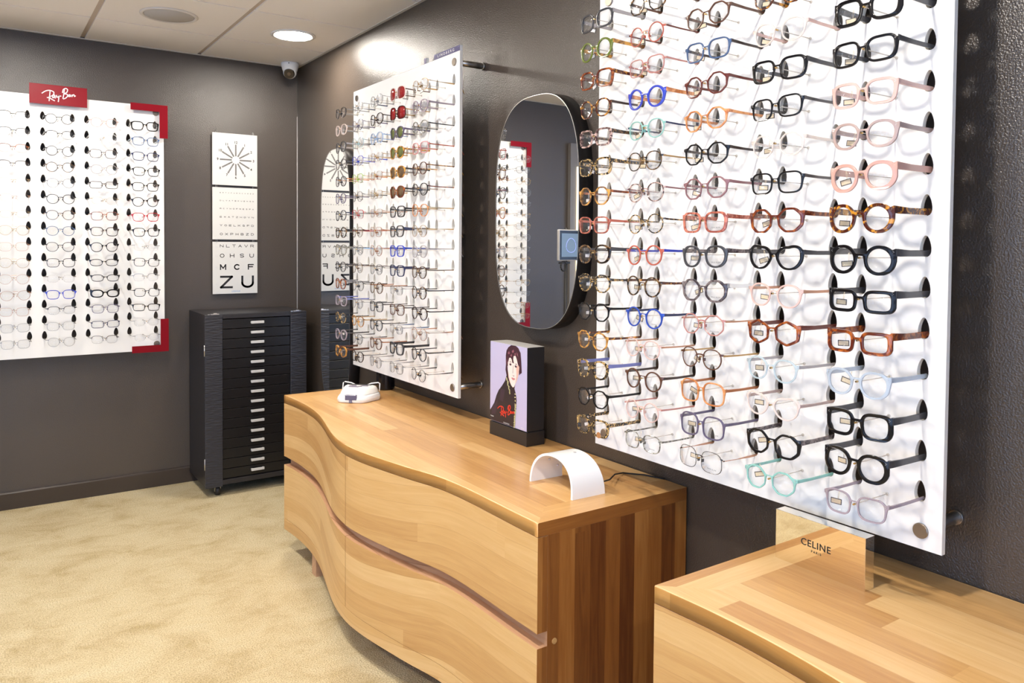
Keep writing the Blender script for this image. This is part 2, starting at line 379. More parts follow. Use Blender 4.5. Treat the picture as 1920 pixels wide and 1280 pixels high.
# ------------------------------------------------------------------ glasses
def lens_shape(kind, N):
    """inner outline of the viewer's right-hand lens around its own centre: +x is outward (temple side)"""
    a, b, e, tp, lift = {'R': (.0225, .0222, 2, 0, 0), 'P': (.0240, .0215, 2.3, .10, .001), 'S': (.0250, .0198, 3.4, .07, .001), 'W': (.0265, .0160, 4.2, .03, .0006),
        'O': (.0250, .0222, 0, 0, 0), 'X': (.0250, .0215, -6, 0, 0), 'C': (.0262, .0200, 2.5, .28, .0075), 'B': (.0270, .0238, 2.9, -.06, 0), 'A': (.0262, .0225, 2.4, .20, .001),
        'V': (.0258, .0150, 2.5, 0, 0), 'H': (.0245, .0190, 2.8, .08, .001), 'L': (.0245, .0180, 2.8, .06, .001)}[kind]
    out = []
    for i in range(N):
        t = 2*PI*i/N; c, s_ = math.cos(t), math.sin(t)
        if e > 0:
            x = a*math.copysign(abs(c)**(2/e), c); z = b*math.copysign(abs(s_)**(2/e), s_)
        else:
            n_ = 8 if e == 0 else 6; ph = PI/8 if e == 0 else PI/6
            k = math.cos(PI/n_)/math.cos((t+ph+PI/n_-PI/n_) % (2*PI/n_)-PI/n_); k = k*.78+.22*.97
            x = a*c*k*1.03; z = b*s_*k*1.03
        if z < 0: x *= 1-tp*(-z/b)
        if z > 0 and x > 0: z += lift*(x/a)
        if kind == 'A' and x < 0 and z < 0: x *= .93
        out.append((x, z))
    return out, a, b
THK = {0: .0008, 1: .0013, 2: .0025, 3: .0034, 4: .0046, 5: .0062}
TEMH = {0: .0013, 1: .0015, 2: .0040, 3: .0066, 4: .0100, 5: .0140}
ZC, YD = -.0270, .1150
def wrap(x): return -7.5*abs(x)**2.6
def acetate_front(kind, th, N, ins, a, b, w0, cx, zh):
    """plate-cut front: one silhouette (rims, bridge, end pieces) with two lens openings, rounded edges, slight wrap"""
    fine = N > 24; X1 = .0674; out = []
    for i, (x, z) in enumerate(ins):
        xp, zp = ins[i-1]; xn, zn = ins[(i+1) % N]; d = Vector((xn-xp, zn-zp)); d = d.normalized() if d.length > 1e-9 else Vector((0, 1)); nx, nz = d.y, -d.x
        if nx*x+nz*z < 0: nx, nz = -nx, -nz
        k = 1.
        if th >= 4 and nx > .3 and x > 0: k = 1.+.45*nx
        if kind == 'C' and z > 0: k = 1.3
        out.append((x+nx*w0*k, z+nz*w0*k))
    def span(poly, x):
        zz = []
        for (xa, za), (xb, zb_) in zip(poly, poly[1:]+poly[:1]):
            if (xa-x)*(xb-x) <= 0 and abs(xa-xb) > 1e-12: zz.append(za+(zb_-za)*(x-xa)/(xb-xa))
        return (max(zz), min(zz)) if len(zz) > 1 else None
    tb = {3: .0036, 4: .0048, 5: .0062}[th]; zb = ZC+b*.44; xi = cx-a*.90
    hh = TEMH[th]*.98+.0006; xe = cx+a*.62; n_ = 64 if fine else 34; tops = []; bots = []
    et = ZC+b*(.80 if kind in 'SWXOC' else .70)+(.002 if kind == 'C' else 0)
    for i in range(n_+1):
        x = X1*i/n_; t = -9; bo = 9
        sp_ = span(out, x-cx)
        if sp_: t = max(t, sp_[0]+ZC); bo = min(bo, sp_[1]+ZC)
        if x < xi+.002:
            u = min(1, x/xi); t = max(t, zb+tb*.5-.0008*(1-u*u)); bz = zb-tb*.5+.0010*(1-u*u)-.0035*max(0, u-.55)
            bo = min(bo, bz) if not sp_ else min(bo, max(bz, bo))
        if x > xe:
            u = (x-xe)/(X1-xe); u = u*u*(3-2*u); ztp = et*(1-u)+(zh+hh*.5)*u; zbt = (ZC+b*.15)*(1-u)+(zh-hh*.5)*u
            t = max(t, ztp); bo = min(bo, zbt)
        tops.append(t); bots.append(bo)
    for _ in range(2):
        t2 = tops[:]; b2 = bots[:]
        for i in range(1, n_): t2[i] = (tops[i-1]+2*tops[i]+tops[i+1])/4; b2[i] = (bots[i-1]+2*bots[i]+bots[i+1])/4
        tops, bots = t2, b2
    for i in range(n_+1):
        x = X1*i/n_; sp_ = span(ins, x-cx)
        if sp_: tops[i] = max(tops[i], sp_[0]+ZC+w0*.75); bots[i] = min(bots[i], sp_[1]+ZC-w0*.75)
    L = [(X1*i/n_, tops[i]) for i in range(n_+1)]; Bt = [(X1*i/n_, bots[i]) for i in range(n_+1)]
    poly = [(-x, z) for x, z in L[::-1]]+L[1:]+Bt[::-1]+[(-x, z) for x, z in Bt[1:]]
    cu = bpy.data.curves.new('f', 'CURVE'); cu.dimensions = '2D'; cu.fill_mode = 'BOTH'
    dep = min(.0044, .0026+w0*.3); bv = .0006 if fine else 0
    cu.extrude = dep/2-bv; cu.bevel_depth = bv; cu.bevel_resolution = 1; cu.offset = -bv
    def addp(p_):
        sl = cu.splines.new('POLY'); sl.points.add(len(p_)-1); sl.use_cyclic_u = True
        for q, c in zip(sl.points, p_): q.co = (*c, 0, 1)
    addp(poly)
    for sg in (-1, 1): addp([(sg*(x+cx), z+ZC) for x, z in ins])
    o = bpy.data.objects.new('f', cu); C.objects.link(o); me = bpy.data.meshes.new_from_object(o); bpy.data.objects.remove(o)
    bm = bmesh.new(); bm.from_mesh(me); bpy.data.meshes.remove(me); bmesh.ops.remove_doubles(bm, verts=bm.verts, dist=1e-6)
    for v in bm.verts:
        x, z, y = v.co; v.co = (x, YD+wrap(x)+y-dep/2+.001, z)
    for sg in (-1, 1):   # corner block that turns back to the hinge
        x0, x1 = sorted((sg*(X1-.0042), sg*X1)); box(bm, x0, YD+wrap(X1)-dep-.0035, zh-hh*.49, x1, YD+wrap(X1)-dep*.3, zh+hh*.49)
    fix(bm); return bm, dep
FM = {}
def front_mesh(kind, th, N):
    key = (kind, th, N)
    if key in FM: return FM[key]
    ins, a, b = lens_shape(kind, N); w0 = THK[th]
    if th >= 3:
        q_ = min(1., (.0579-1.85*w0)/2/a); ins = [(x*q_, z) for x, z in ins]; a *= q_
    cx = max(a+.0085, .0335)+w0*.4; dep = max(.0014, min(.0042, w0*1.05)); bm = bmesh.new()
    cen = Vector((0, 0)); zh = -.0195+TEMH[th]/2+.0015
    ac = th >= 3 and kind not in 'AHL'
    if ac: bm.free(); bm, dep = acetate_front(kind, th, N, ins, a, b, w0, cx, zh)
    else:
        prof = [(0, .2), (.25, 0), (.75, 0), (1, .2), (1, .8), (.75, 1), (.25, 1), (0, .8)] if N > 24 else [(0, 0), (1, 0), (1, 1), (0, 1)]
        for sg in (-1, 1):
            rings = []
            for i, (x, z) in enumerate(ins):
                xp, zp = ins[i-1]; xn, zn = ins[(i+1) % N]; d = Vector((xn-xp, zn-zp)); d = d.normalized() if d.length > 1e-9 else Vector((0, 1)); nx, nz = d.y, -d.x
                if nx*x+nz*z < 0: nx, nz = -nx, -nz
                wd = w0
                if kind == 'H': wd = max(w0, .0022) if z > .0015 else .00045
                elif kind == 'L': wd = .00035
                elif kind == 'C': wd = w0*(1.25 if z > 0 else .85)
                elif th >= 4 and x > a*.6: wd = w0*1.35
                ring = []
                for pu, pv in prof:
                    X = x+nx*wd*pu+cx; Z = z+nz*wd*pu+ZC
                    ring.append(bm.verts.new((sg*X, YD+wrap(X)-dep*pv+.001, Z)))
                rings.append(ring)
            K = len(prof)
            for i in range(N):
                A, B = rings[i], rings[(i+1) % N]
                for k in range(K):
                    f = bm.faces.new((A[k], A[(k+1) % K], B[(k+1) % K], B[k])); f.smooth = True
            # end piece out to the hinge
            ztop = ZC+b*.55; hh = max(.0016, min(.009, w0*1.5+.0006)); x0 = cx+a*.86; x1 = .0672
            if kind == 'C': ztop = ZC+b*.85
            secs = [(x0, YD+wrap(x0)-.0003, ztop, hh*1.15), (x1-.003, YD+wrap(x1)-.0002, (ztop+zh)/2+.0004, hh), (x1, YD+wrap(x1)-dep*.9, zh, hh), (x1, YD+wrap(x1)-dep-.004, zh, hh)]
            prev = None
            for q, (X, Y, Z, h_) in enumerate(secs):
                dx = max(.0006, dep*.45)
                if q < 2: cr = [(X, Y, Z-h_/2), (X, Y, Z+h_/2), (X, Y-dep*.95, Z+h_/2), (X, Y-dep*.95, Z-h_/2)]
                else: cr = [(X, Y, Z-h_/2), (X, Y, Z+h_/2), (X-2*dx, Y, Z+h_/2), (X-2*dx, Y, Z-h_/2)]
                cr = [bm.verts.new((sg*c[0], c[1], c[2])) for c in cr]
                if prev:
                    for k in range(4): bm.faces.new((prev[k], prev[(k+1) % 4], cr[(k+1) % 4], cr[k])).smooth = True
                else: bm.faces.new(cr)
                prev = cr
            bm.faces.new(prev[::-1])
            if th <= 2:   # little nose pads on wire arms
                xi = cx-a*.99; box(bm, *sorted((sg*(xi-.004), sg*(xi-.0022)))[:1], YD-.010, ZC-.006, *sorted((sg*(xi-.004), sg*(xi-.0022)))[1:], YD-.003, ZC+.001)
        # bridge
        xi = cx-a*.93; hb = max(.0012, w0*1.1); zb = ZC+b*(.34 if kind != 'A' else .3); prev = None
        for k in range(9):
            t = -1+k/4; X = xi*t; Zm = zb+(.0022 if th < 4 else .0014)*(1-t*t)
            hz = hb*(1+.55*t*t)/2; cr = [bm.verts.new(c) for c in ((X, YD+.001, Zm-hz), (X, YD+.001, Zm+hz), (X, YD-dep*.8, Zm+hz), (X, YD-dep*.8, Zm-hz))]
            if prev:
                for q in range(4): bm.faces.new((prev[q], prev[(q+1) % 4], cr[(q+1) % 4], cr[q])).smooth = True
            else: bm.faces.new(cr)
            prev = cr
        bm.faces.new(prev[::-1])
        if kind == 'A' or (kind == 'B' and th == 0): tube(bm, [(-xi*1.0, YD, ZC+b*.86), (0, YD+.001, ZC+b*.9), (xi*1.0, YD, ZC+b*.86)], .0008, 6)
        fix(bm)
    me = bpy.data.meshes.new('front'); bm.to_mesh(me); bm.free(); me.materials.append(BLACK)
    for p_ in me.polygons: p_.use_smooth = True
    try: me.set_sharp_from_angle(angle=R_(26))
    except Exception: pass
    # rivets (three silver dots)
    rv = None
    if th >= 3 and N > 24:
        bm = bmesh.new()
        for sg in (-1, 1):
            for dx, dz in ((0, .0012), (-.0016, .0026), (-.0016, -.0004)):
                X = .0632+dx; cyl(bm, (sg*X, YD+wrap(X)-.0008, zh-.0005+dz), (sg*X, YD+wrap(X)+.0013, zh-.0005+dz), .0006, seg=8)
        rv = bpy.data.meshes.new('rivets'); bm.to_mesh(rv); bm.free(); rv.materials.append(ALU)
    # one lens per side
    ls = []
    for sg in (-1, 1):
        bm = bmesh.new(); n2 = min(N, 24); st = max(1, N//n2); pts = ins[::st]
        A = [bm.verts.new((sg*(x*.995+cx), YD+wrap(x+cx)-.0008, z*.995+ZC)) for x, z in pts]
        B = [bm.verts.new((sg*(x*.995+cx), YD+wrap(x+cx)-.0022, z*.995+ZC)) for x, z in pts]
        ca = bm.verts.new((sg*cx, YD+wrap(cx)-.0002, ZC)); cb = bm.verts.new((sg*cx, YD+wrap(cx)-.0014, ZC)); M_ = len(pts)
        for i in range(M_):
            j = (i+1) % M_; bm.faces.new((A[i], A[j], B[j], B[i])); bm.faces.new((A[i], ca, A[j])).smooth = True; bm.faces.new((B[j], cb, B[i])).smooth = True
        fix(bm); me2 = bpy.data.meshes.new('lens'); bm.to_mesh(me2); bm.free(); me2.materials.append(LENS); ls.append(me2)
    FM[key] = (me, ls, rv, cx, a, b); return FM[key]
TM = {}
def temple_mesh(th, sg):
    if (th, sg) in TM: return TM[(th, sg)]
    h = TEMH[th]; wx = .0014 if th < 2 else (.0022 if th == 2 else .0034); bm = bmesh.new(); zt = -.0195+h/2
    path = [(YD-.006, zt+.0015, h), (YD-.020, zt+.001, h), (.06, zt, h*.86), (.02, zt, h*.86), (-.012, zt, h*.9), (-.024, zt-.006, h*.9), (-.036, zt-.018, h*1.0), (-.044, zt-.030, h*.8)]
    if th < 2: path = [(y, z, hh if y > .03 else .0042) for y, z, hh in path]
    prev = None
    for y, z, hh in path:
        X = .0664; w2 = wx if (th > 1 or y > .03) else .003
        cr = [bm.verts.new((sg*X-w2/2, y, z-hh/2)), bm.verts.new((sg*X-w2/2, y, z+hh/2)), bm.verts.new((sg*X+w2/2, y, z+hh/2)), bm.verts.new((sg*X+w2/2, y, z-hh/2))]
        if prev:
            for k in range(4): bm.faces.new((prev[k], prev[(k+1) % 4], cr[(k+1) % 4], cr[k]))
        else: bm.faces.new(cr)
        prev = cr
    bm.faces.new(prev[::-1]); fix(bm)
    if th >= 3: bmesh.ops.bevel(bm, geom=[e for e in bm.edges if abs((e.verts[0].co-e.verts[1].co).normalized().y) > .7], offset=.0007, segments=1, affect='EDGES')
    me = bpy.data.meshes.new('temple'); bm.to_mesh(me); bm.free(); me.materials.append(BLACK); TM[(th, sg)] = me; return me
def tag_mesh(name, cream, edge=False):
    bm = bmesh.new()
    w_, h_ = .0215, .0115
    box(bm, -w_/2, -.0005, -h_/2, w_/2, .0005, h_/2, 0); box(bm, -w_/2+.0016, .0005, -h_/2+.0016, w_/2-.0016, .0008, h_/2-.0016, 1)
    tube(bm, [(-.004, 0, h_/2), (-.0062, -.0002, h_/2+.008), (-.005, -.0004, h_/2+.016)], .00035, 5, 1)
    tube(bm, [(-.003, 0, h_/2), (-.0035, .0004, h_/2+.008), (-.005, -.0004, h_/2+.016)], .00035, 5, 1)
    me = bpy.data.meshes.new(name); bm.to_mesh(me); bm.free(); me.materials.append(TAGB); me.materials.append(cream); return me
TAG = {'c': tag_mesh('price_tag', TAGC), 'w': tag_mesh('price_tag', TAGW)}
PRINTM = {}
def print_mesh(s):
    if s not in PRINTM:
        me = text_mesh(s, .0042, .00005, 1.15, 0, 1.1); me.materials.clear(); me.materials.append(INKG); PRINTM[s] = me
    return PRINTM[s]

COL = {
 'blk': lambda: BLACK, 'mblk': lambda: mat('f_charcoal', (.022, .022, .026), .3), 'dgry': lambda: mat('f_dark_grey', (.055, .055, .062), .2),
 'navy': lambda: mat('f_navy', (.018, .026, .085), .15), 'blue': lambda: mat('f_blue', (.030, .075, .42), .15), 'ryl': lambda: mat('f_royal', (.045, .07, .50), .15),
 'steelb': lambda: mat('f_steel_blue', (.07, .12, .24), .15), 'red': lambda: mat('f_red', (.42, .01, .02), .15), 'coral': lambda: mat('f_coral', (.48, .11, .07), .18),
 'rose': lambda: mat('f_rose', (.50, .22, .19), .2), 'salm': lambda: tortoise('f_salmon', (.60, .20, .13), (.30, .07, .05), 90), 'brn': lambda: mat('f_brown', (.11, .045, .026), .18),
 'dbrn': lambda: mat('f_dark_brown', (.035, .018, .014), .18), 'oxb': lambda: mat('f_oxblood', (.13, .028, .02), .15), 'olive': lambda: mat('f_olive', (.13, .17, .025), .18),
 'orng': lambda: tortoise('f_orange', (.80, .36, .14), (.52, .17, .05), 40), 'gold': lambda: mat('f_gold', (.50, .32, .14), .3, .8), 'slv': lambda: mat('f_silver', (.30, .30, .31), .3, .8),
 'cop': lambda: mat('f_copper', (.42, .17, .08), .3, .8), 'rosg': lambda: mat('f_rose_gold', (.55, .30, .20), .3, .8), 'gun': lambda: mat('f_gunmetal', (.12, .115, .12), .25, 1.), 'brz': lambda: mat('f_bronze', (.20, .12, .07), .25, .8),
 'tort': lambda: tortoise('f_tortoise', (.62, .27, .03), (.075, .016, .008), 85, .50, .62), 'rtort': lambda: tortoise('f_red_tortoise', (.46, .12, .02), (.12, .022, .010), 65, .47, .66), 'dtort': lambda: tortoise('f_dark_tortoise', (.22, .12, .05), (.018, .012, .010), 95, .46, .62),
 'ytort': lambda: tortoise('f_amber_tortoise', (.75, .38, .08), (.16, .06, .02), 60, .38, .60), 'ptort': lambda: tortoise('f_pale_tortoise', (.55, .38, .33), (.07, .03, .03), 110, .44, .56), 'btort': lambda: tortoise('f_fleck_tortoise', (.55, .36, .14), (.02, .015, .012), 130, .48, .58),
 'gspk': lambda: tortoise('f_grey_speckle', (.42, .40, .33), (.10, .095, .085), 140, .42, .6), 'mau': lambda: mat('f_mauve', (.27, .13, .14), .2), 'purp': lambda: mat('f_grey_purple', (.12, .10, .17), .2), 'gbrn': lambda: tortoise('f_grey_brown', (.20, .16, .16), (.05, .038, .045), 70),
 'teal': lambda: glassy('f_teal_clear', (.33, .66, .60), .25, .08, .05), 'aqua': lambda: glassy('f_aqua_clear', (.42, .62, .66), .30, .08, .05), 'pinkc': lambda: glassy('f_pink_clear', (.88, .62, .55), .35, .08, .06),
 'palec': lambda: glassy('f_pale_clear', (.92, .84, .78), .50, .08, .07), 'greyc': lambda: glassy('f_grey_clear', (.50, .47, .48), .30, .08, .06), 'bluc': lambda: glassy('f_blue_clear', (.58, .66, .76), .40, .08, .07),
 'lilc': lambda: glassy('f_lilac_clear', (.44, .37, .42), .25, .08, .06), 'nude': lambda: mat('f_blush', (.62, .36, .30), .15), 'nudg': lambda: mat('f_greige_pink', (.46, .34, .31), .15), 'clr': lambda: glassy('f_crystal', (.86, .88, .90), .62, .05, .09),
 'cream': lambda: mat('f_cream_pink', (.74, .62, .57), .2), 'iceb': lambda: glassy('f_ice_blue', (.62, .74, .80), .5, .06, .08), 'lime': lambda: mat('f_lime', (.30, .50, .08), .2), 'sky': lambda: mat('f_sky', (.20, .42, .75), .2),
 'pnk': lambda: mat('f_pink', (.62, .26, .26), .2), 'lblue': lambda: mat('f_light_blue', (.30, .42, .62), .2), 'per': lambda: mat('f_periwinkle', (.17, .19, .45), .2),
}
def M_(k): return COL[k]()
SUN = {'r': glassy('lens_sun_red', (.28, .02, .02), .12, .03, .06), 'g': glassy('lens_sun_green', (.13, .15, .05), .1, .03, .06), 'b': glassy('lens_sun_brown', (.14, .09, .05), .1, .03, .06)}
def slot(o, mt, i=0): o.material_slots[i].link = 'OBJECT'; o.material_slots[i].material = mt

rnd = random.Random(11)
def glasses(spec, M, N, label, group, tagk='c', printed=None, tag_on=True):
    kind, th, cf, ct = spec[:4]; th = int(th)
    lens_m = LENS
    if len(spec) > 4 and spec[4] in SUN: lens_m = SUN[spec[4]]
    me, ls, rv, cx, a, b = front_mesh(kind, th, N)
    root = bpy.data.objects.new('eyeglasses' if lens_m is LENS else 'sunglasses', None); root.empty_display_size = .02; C.objects.link(root)
    j = Matrix.Rotation(R_(rnd.uniform(-1.6, 1.6)), 4, 'Z') @ Matrix.Rotation(R_(rnd.uniform(-1.2, 1.2)), 4, 'Y')
    root.matrix_world = M @ j
    def part(nm, mesh, mt=None, ml=None):
        o = bpy.data.objects.new(nm, mesh); C.objects.link(o); o.parent = root
        if mt: slot(o, mt)
        if ml: o.matrix_local = ml
        return o
    part('rims', me, M_(cf))
    for q in ls: part('lens', q, lens_m if lens_m is not LENS else None)
    for sg in (-1, 1): part('temple', temple_mesh(th, sg), M_(ct))
    if rv and tagk == 'c' and not printed: part('rivets', rv)
    if tag_on:
        ml = Matrix.Translation((.048+rnd.uniform(-.006, .006), .082+rnd.uniform(-.008, .01), -.0335+rnd.uniform(-.003, .003))) @ Matrix.Rotation(R_(rnd.choice((0, 0, 3, -4, 18, -20))+rnd.uniform(-4, 4)), 4, 'Y') @ Matrix.Rotation(R_(rnd.uniform(-10, 25)), 4, 'Z')
        part('price_tag', TAG[tagk], None, ml)
    if printed:
        # printed on the front of the wearer's left lens, reading from in front
        Mt = Matrix.Translation((-cx-.003, YD+wrap(cx)+.0004, ZC-b*.62)) @ Matrix(((-1, 0, 0, 0), (0, 0, 1, 0), (0, 1, 0, 0), (0, 0, 0, 1)))
        part('lens_print', print_mesh(printed), None, Mt)
    tag(root, label, 'glasses' if lens_m is LENS else 'sunglasses', group)
    return root

# ------------------------------------------------------------------ display panels
PW, PH, E0, G0, PZ, CP, HS = 1.0057, 1.323, .0439, .1128, .0792, .1957, .1309
ZB = .793; TH = .012
def tear(cx, cz, n_=20):
    pts = []
    for i in range(n_):
        t = 2*PI*(i+.5)/n_; z = math.sin(t)*.0208; x = math.copysign(abs(math.cos(t))**.85, math.cos(t))*(.0108 - .0032*math.sin(t)); pts.append((cx+x, cz+z))
    return pts
def make_board():
    cu = bpy.data.curves.new('b', 'CURVE'); cu.dimensions = '2D'; cu.fill_mode = 'BOTH'; cu.extrude = TH/2
    def poly(pts):
        s_ = cu.splines.new('POLY'); s_.points.add(len(pts)-1); s_.use_cyclic_u = True
        for p_, q in zip(s_.points, pts): p_.co = (*q, 0, 1)
    poly([(0, 0), (PW, 0), (PW, PH), (0, PH)])
    for c in range(5):
        for r in range(15):
            x1 = E0+c*CP
            for xx in (x1, x1+HS): poly(tear(xx, G0+r*PZ))
    o = bpy.data.objects.new('b', cu); C.objects.link(o); me = bpy.data.meshes.new_from_object(o); bpy.data.objects.remove(o)
    me.materials.clear(); me.materials.append(BOARD); me.materials.append(BEDGE)
    # curve plane (x, y) -> panel-local (x, z), front face at y = 0
    me.transform(Matrix(((1, 0, 0, 0), (0, 0, -1, -TH/2), (0, 1, 0, 0), (0, 0, 0, 1))))
    for p_ in me.polygons:
        if abs(p_.normal.y) < .5: p_.material_index = 1
        p_.use_smooth = False
    return me
BM = make_board()
def peg_mesh():
    bm = bmesh.new()
    cyl(bm, (0, -.001, 0), (0, .002, 0), .0032, seg=10); cyl(bm, (0, .001, 0), (0, .1165, 0), .0011, seg=6)
    cyl(bm, (0, .1135, .0002), (0, .1195, .0002), .0022, .0018, 8, 1)
    me = bpy.data.meshes.new('nose_peg'); bm.to_mesh(me); bm.free(); me.materials.append(PEG); me.materials.append(BRASS); return me
PEGM = peg_mesh()
def panel(M, dist, label):
    """M: panel-local frame (x to the viewer's left, y out of the wall, z up), origin = lower right front corner"""
    root = bpy.data.objects.new('display_panel', None); C.objects.link(root); root.matrix_world = M
    o = bpy.data.objects.new('board', BM); link(o, root)
    for r in range(15):
        for c in range(5):
            o = bpy.data.objects.new('nose_peg', PEGM); link(o, root); o.location = (E0+c*CP+HS/2, 0, G0+r*PZ-.0232)
    for x in (.0405, PW-.0405):
        for z in (.036, PH-.036):
            bm = bmesh.new(); cyl(bm, (x, -TH, z), (x, -dist+.006, z), .0115, seg=20); cyl(bm, (x, -dist+.0065, z), (x, -dist+.0004, z), .0145, seg=20)
            so = obj('standoff', bm, STEEL, root)
            bm = bmesh.new(); lathe(bm, [(.0150, 0), (.0150, .003), (.0138, .0042)], seg=24); bmesh.ops.rotate(bm, verts=bm.verts, cent=(0, 0, 0), matrix=Matrix.Rotation(-PI/2, 3, 'X')); bmesh.ops.translate(bm, verts=bm.verts, vec=(x, 0, z))
            obj('cap', bm, [CAPM], so, True, 30)
    tag(root, label, 'display panel', 'white eyewear display boards')
    return root
# right wall: x runs to the viewer's left (+y), y out of the wall (-x); back wall: x to the left (-x), y out (-y)
def MR(y, z, d): return Matrix(((0, -1, 0, -d), (1, 0, 0, y), (0, 0, 1, z), (0, 0, 0, 1)))
def MB(x, z, d): return Matrix(((-1, 0, 0, x), (0, -1, 0, -d), (0, 0, 1, z), (0, 0, 0, 1)))
M1 = MB(-.795, .7915, .150); M2 = MR(-2.181, .7905, .130); M3 = MR(-4.000, .7955, .139)
panel(M3, .139, 'large white perforated board of eyeglasses nearest the camera on the right wall')
panel(M2, .130, 'white perforated board of eyeglasses between the two dark oval mirrors')
panel(M1, .150, 'white perforated board of eyeglasses with red corner pieces on the far wall')

# tables: shape thickness front-colour temple-colour [sun lens] | look ; rows run from the bottom up, None = the photo shows none
ORD = ['bottom', 'second', 'third', 'fourth', 'fifth', 'sixth', 'seventh', 'eighth', 'ninth', 'tenth', 'eleventh', 'twelfth', 'thirteenth', 'fourteenth', 'topmost']
def cells(txt): return [ln.strip() for ln in txt.strip().splitlines()]
# columns of the nearest board, far-left first; rows from the bottom
N3 = [cells('''
S4 btort btort|dark flecked tortoise square glasses with round brown sticker
O3 blk blk|black octagonal glasses
P4 btort per|tortoise glasses with periwinkle blue temples
O3 ytort tort|yellow tortoise angular glasses
O3 blk blk|slim black angular glasses
O3 btort btort|mottled gold and black hexagonal glasses
P4 dtort dgry|black-topped tortoise glasses with grey temples
S3 salm coral|reddish salmon square glasses
O3 ytort rtort|amber tortoise angular glasses
S4 btort btort|thick speckled tortoise square glasses
S4 ptort dtort|pinkish speckled tortoise square glasses
P3 tort dbrn|brown and amber tortoise rounded glasses
S4 rtort tort|red tortoise winged glasses
R4 olive ytort|olive green round glasses, yellow temples
S4 dgry greyc|smoky blue-grey squared glasses'''),
cells('''
S2 gspk gspk|grey speckled slim square glasses
R2 pinkc rose|clear pink round glasses with dark hinges
R3 brn dbrn|plain brown round glasses
P2 pinkc rosg|pale clear pink rounded glasses
R3 blue navy|bright blue round glasses
R3 dtort tort|dark tortoise round glasses
R3 coral ryl|red-topped blue round glasses
R2 btort btort|tortoise round glasses with purple corners
P2 ptort mau|pinkish tortoise glasses with blue corner
P2 dtort gold|thin dark round glasses with gold temples
P2 teal navy|pale teal angular glasses
R4 ryl orng|royal blue round glasses with mottled orange temples
S2 rose rose|thin pink square glasses
R2 coral oxb|reddish pink thin round glasses
O3 dtort brn|dark brown glasses cut off by the frame'''),
cells('''
B1 gun rosg|thin dark butterfly glasses with rose-gold hinges
B3 purp purp|grey-purple large glasses
B3 orng cop|orange tortoise large glasses
P2 brn gold|brown-rimmed gold wire glasses
O2 rose rosg|clear pink geometric glasses
O4 gbrn clr|grey-brown angular glasses with clear temples
P4 dgry gbrn|smoky grey glasses with brown temples
S4 salm salm|salmon red chunky square glasses
O3 mau mau|mauve pink angular glasses
O3 blk dbrn|black geometric glasses
O3 orng orng|orange hexagonal glasses
O3 oxb oxb|dark reddish brown angular glasses
S3 steelb dbrn|steel blue square glasses
O3 brn brn|brown and violet geometric glasses'''),
cells('''
O3 teal teal|translucent teal angular glasses
O4 blk gbrn|glossy black octagonal glasses
C3 cream nudg|pale pink cat-eye glasses
P3 iceb greyc|clear ice-blue glasses
X4 rtort oxb|chestnut tortoise hexagonal glasses
P3 pinkc rosg|clear pink rounded glasses
C4 blk dgry|bold black cat-eye glasses
O4 rtort rtort|brown tortoise chunky glasses with gold temple emblem
S3 blk gun|slim black square glasses
O3 palec palec|nearly invisible clear glasses
S3 blk gun|black slightly rounded square glasses
S4 blk dgry|black rounded square glasses with wide temples
P3 palec pinkc|clear blush glasses
O3 tort tort|tortoise glasses cut off by the frame'''),
cells('''
S3 lilc lilc|translucent lilac-grey square glasses
P5 blk dgry|thick black glasses with keyhole bridge
S5 blk dgry|heavy black squared glasses
P4 bluc bluc|translucent blue-grey glasses
W5 rtort rtort|wide tortoise rectangular glasses
W5 blk dgry|bold black rectangular glasses
R5 blk dgry|thick black round glasses
R5 tort tort|thick amber tortoise round glasses
P5 nude nude|solid blush pink glasses
P4 nudg nudg|greyish pink translucent glasses
S4 pinkc pinkc|clear pink square glasses
S4 blk dgry|black squared glasses with three silver dots
S5 blk dgry|black glasses cut off by the frame''')]
CN3 = ['far-left', 'second', 'middle', 'fourth', 'rightmost']
def parse(s_):
    a, look = s_.split('|'); q = a.split(); return [q[0][0], q[0][1]]+q[1:], look
def GM(M, c, r): return M @ Matrix.Translation((E0+c*CP+HS/2, 0, G0+r*PZ))
for ci, colm in enumerate(N3):
    pr = ['WOODYS', 'WOOW', 'PAUL & JOE', None, None][ci]
    for r, s_ in enumerate(colm):
        sp_, look = parse(s_)
        lab = '%s, %s, %s column, nearest board' % (look, 'bottom' if r == 0 else ORD[r]+' from bottom', CN3[ci])
        if len(lab.split()) > 16: lab = '%s, %s up, %s column, nearest board' % (look, ORD[r], CN3[ci])
        if len(lab.split()) > 16: lab = ' '.join(look.split()[:9])+', %s up, %s column, nearest' % (ORD[r], CN3[ci])
        g_ = glasses(sp_, GM(M3, 4-ci, r), 36, lab, 'eyeglasses on the nearest board', 'c' if ci else 'w', pr if pr and r not in (13, 14) else None)
        if ci == 0 and r == 0:
            bm = bmesh.new(); cyl(bm, (-.034, YD+.0004, ZC-.017), (-.034, YD+.0010, ZC-.017), .0085, seg=20)
            st_ = obj('sticker', bm, mat('brown_sticker', (.42, .18, .06), .5), g_)
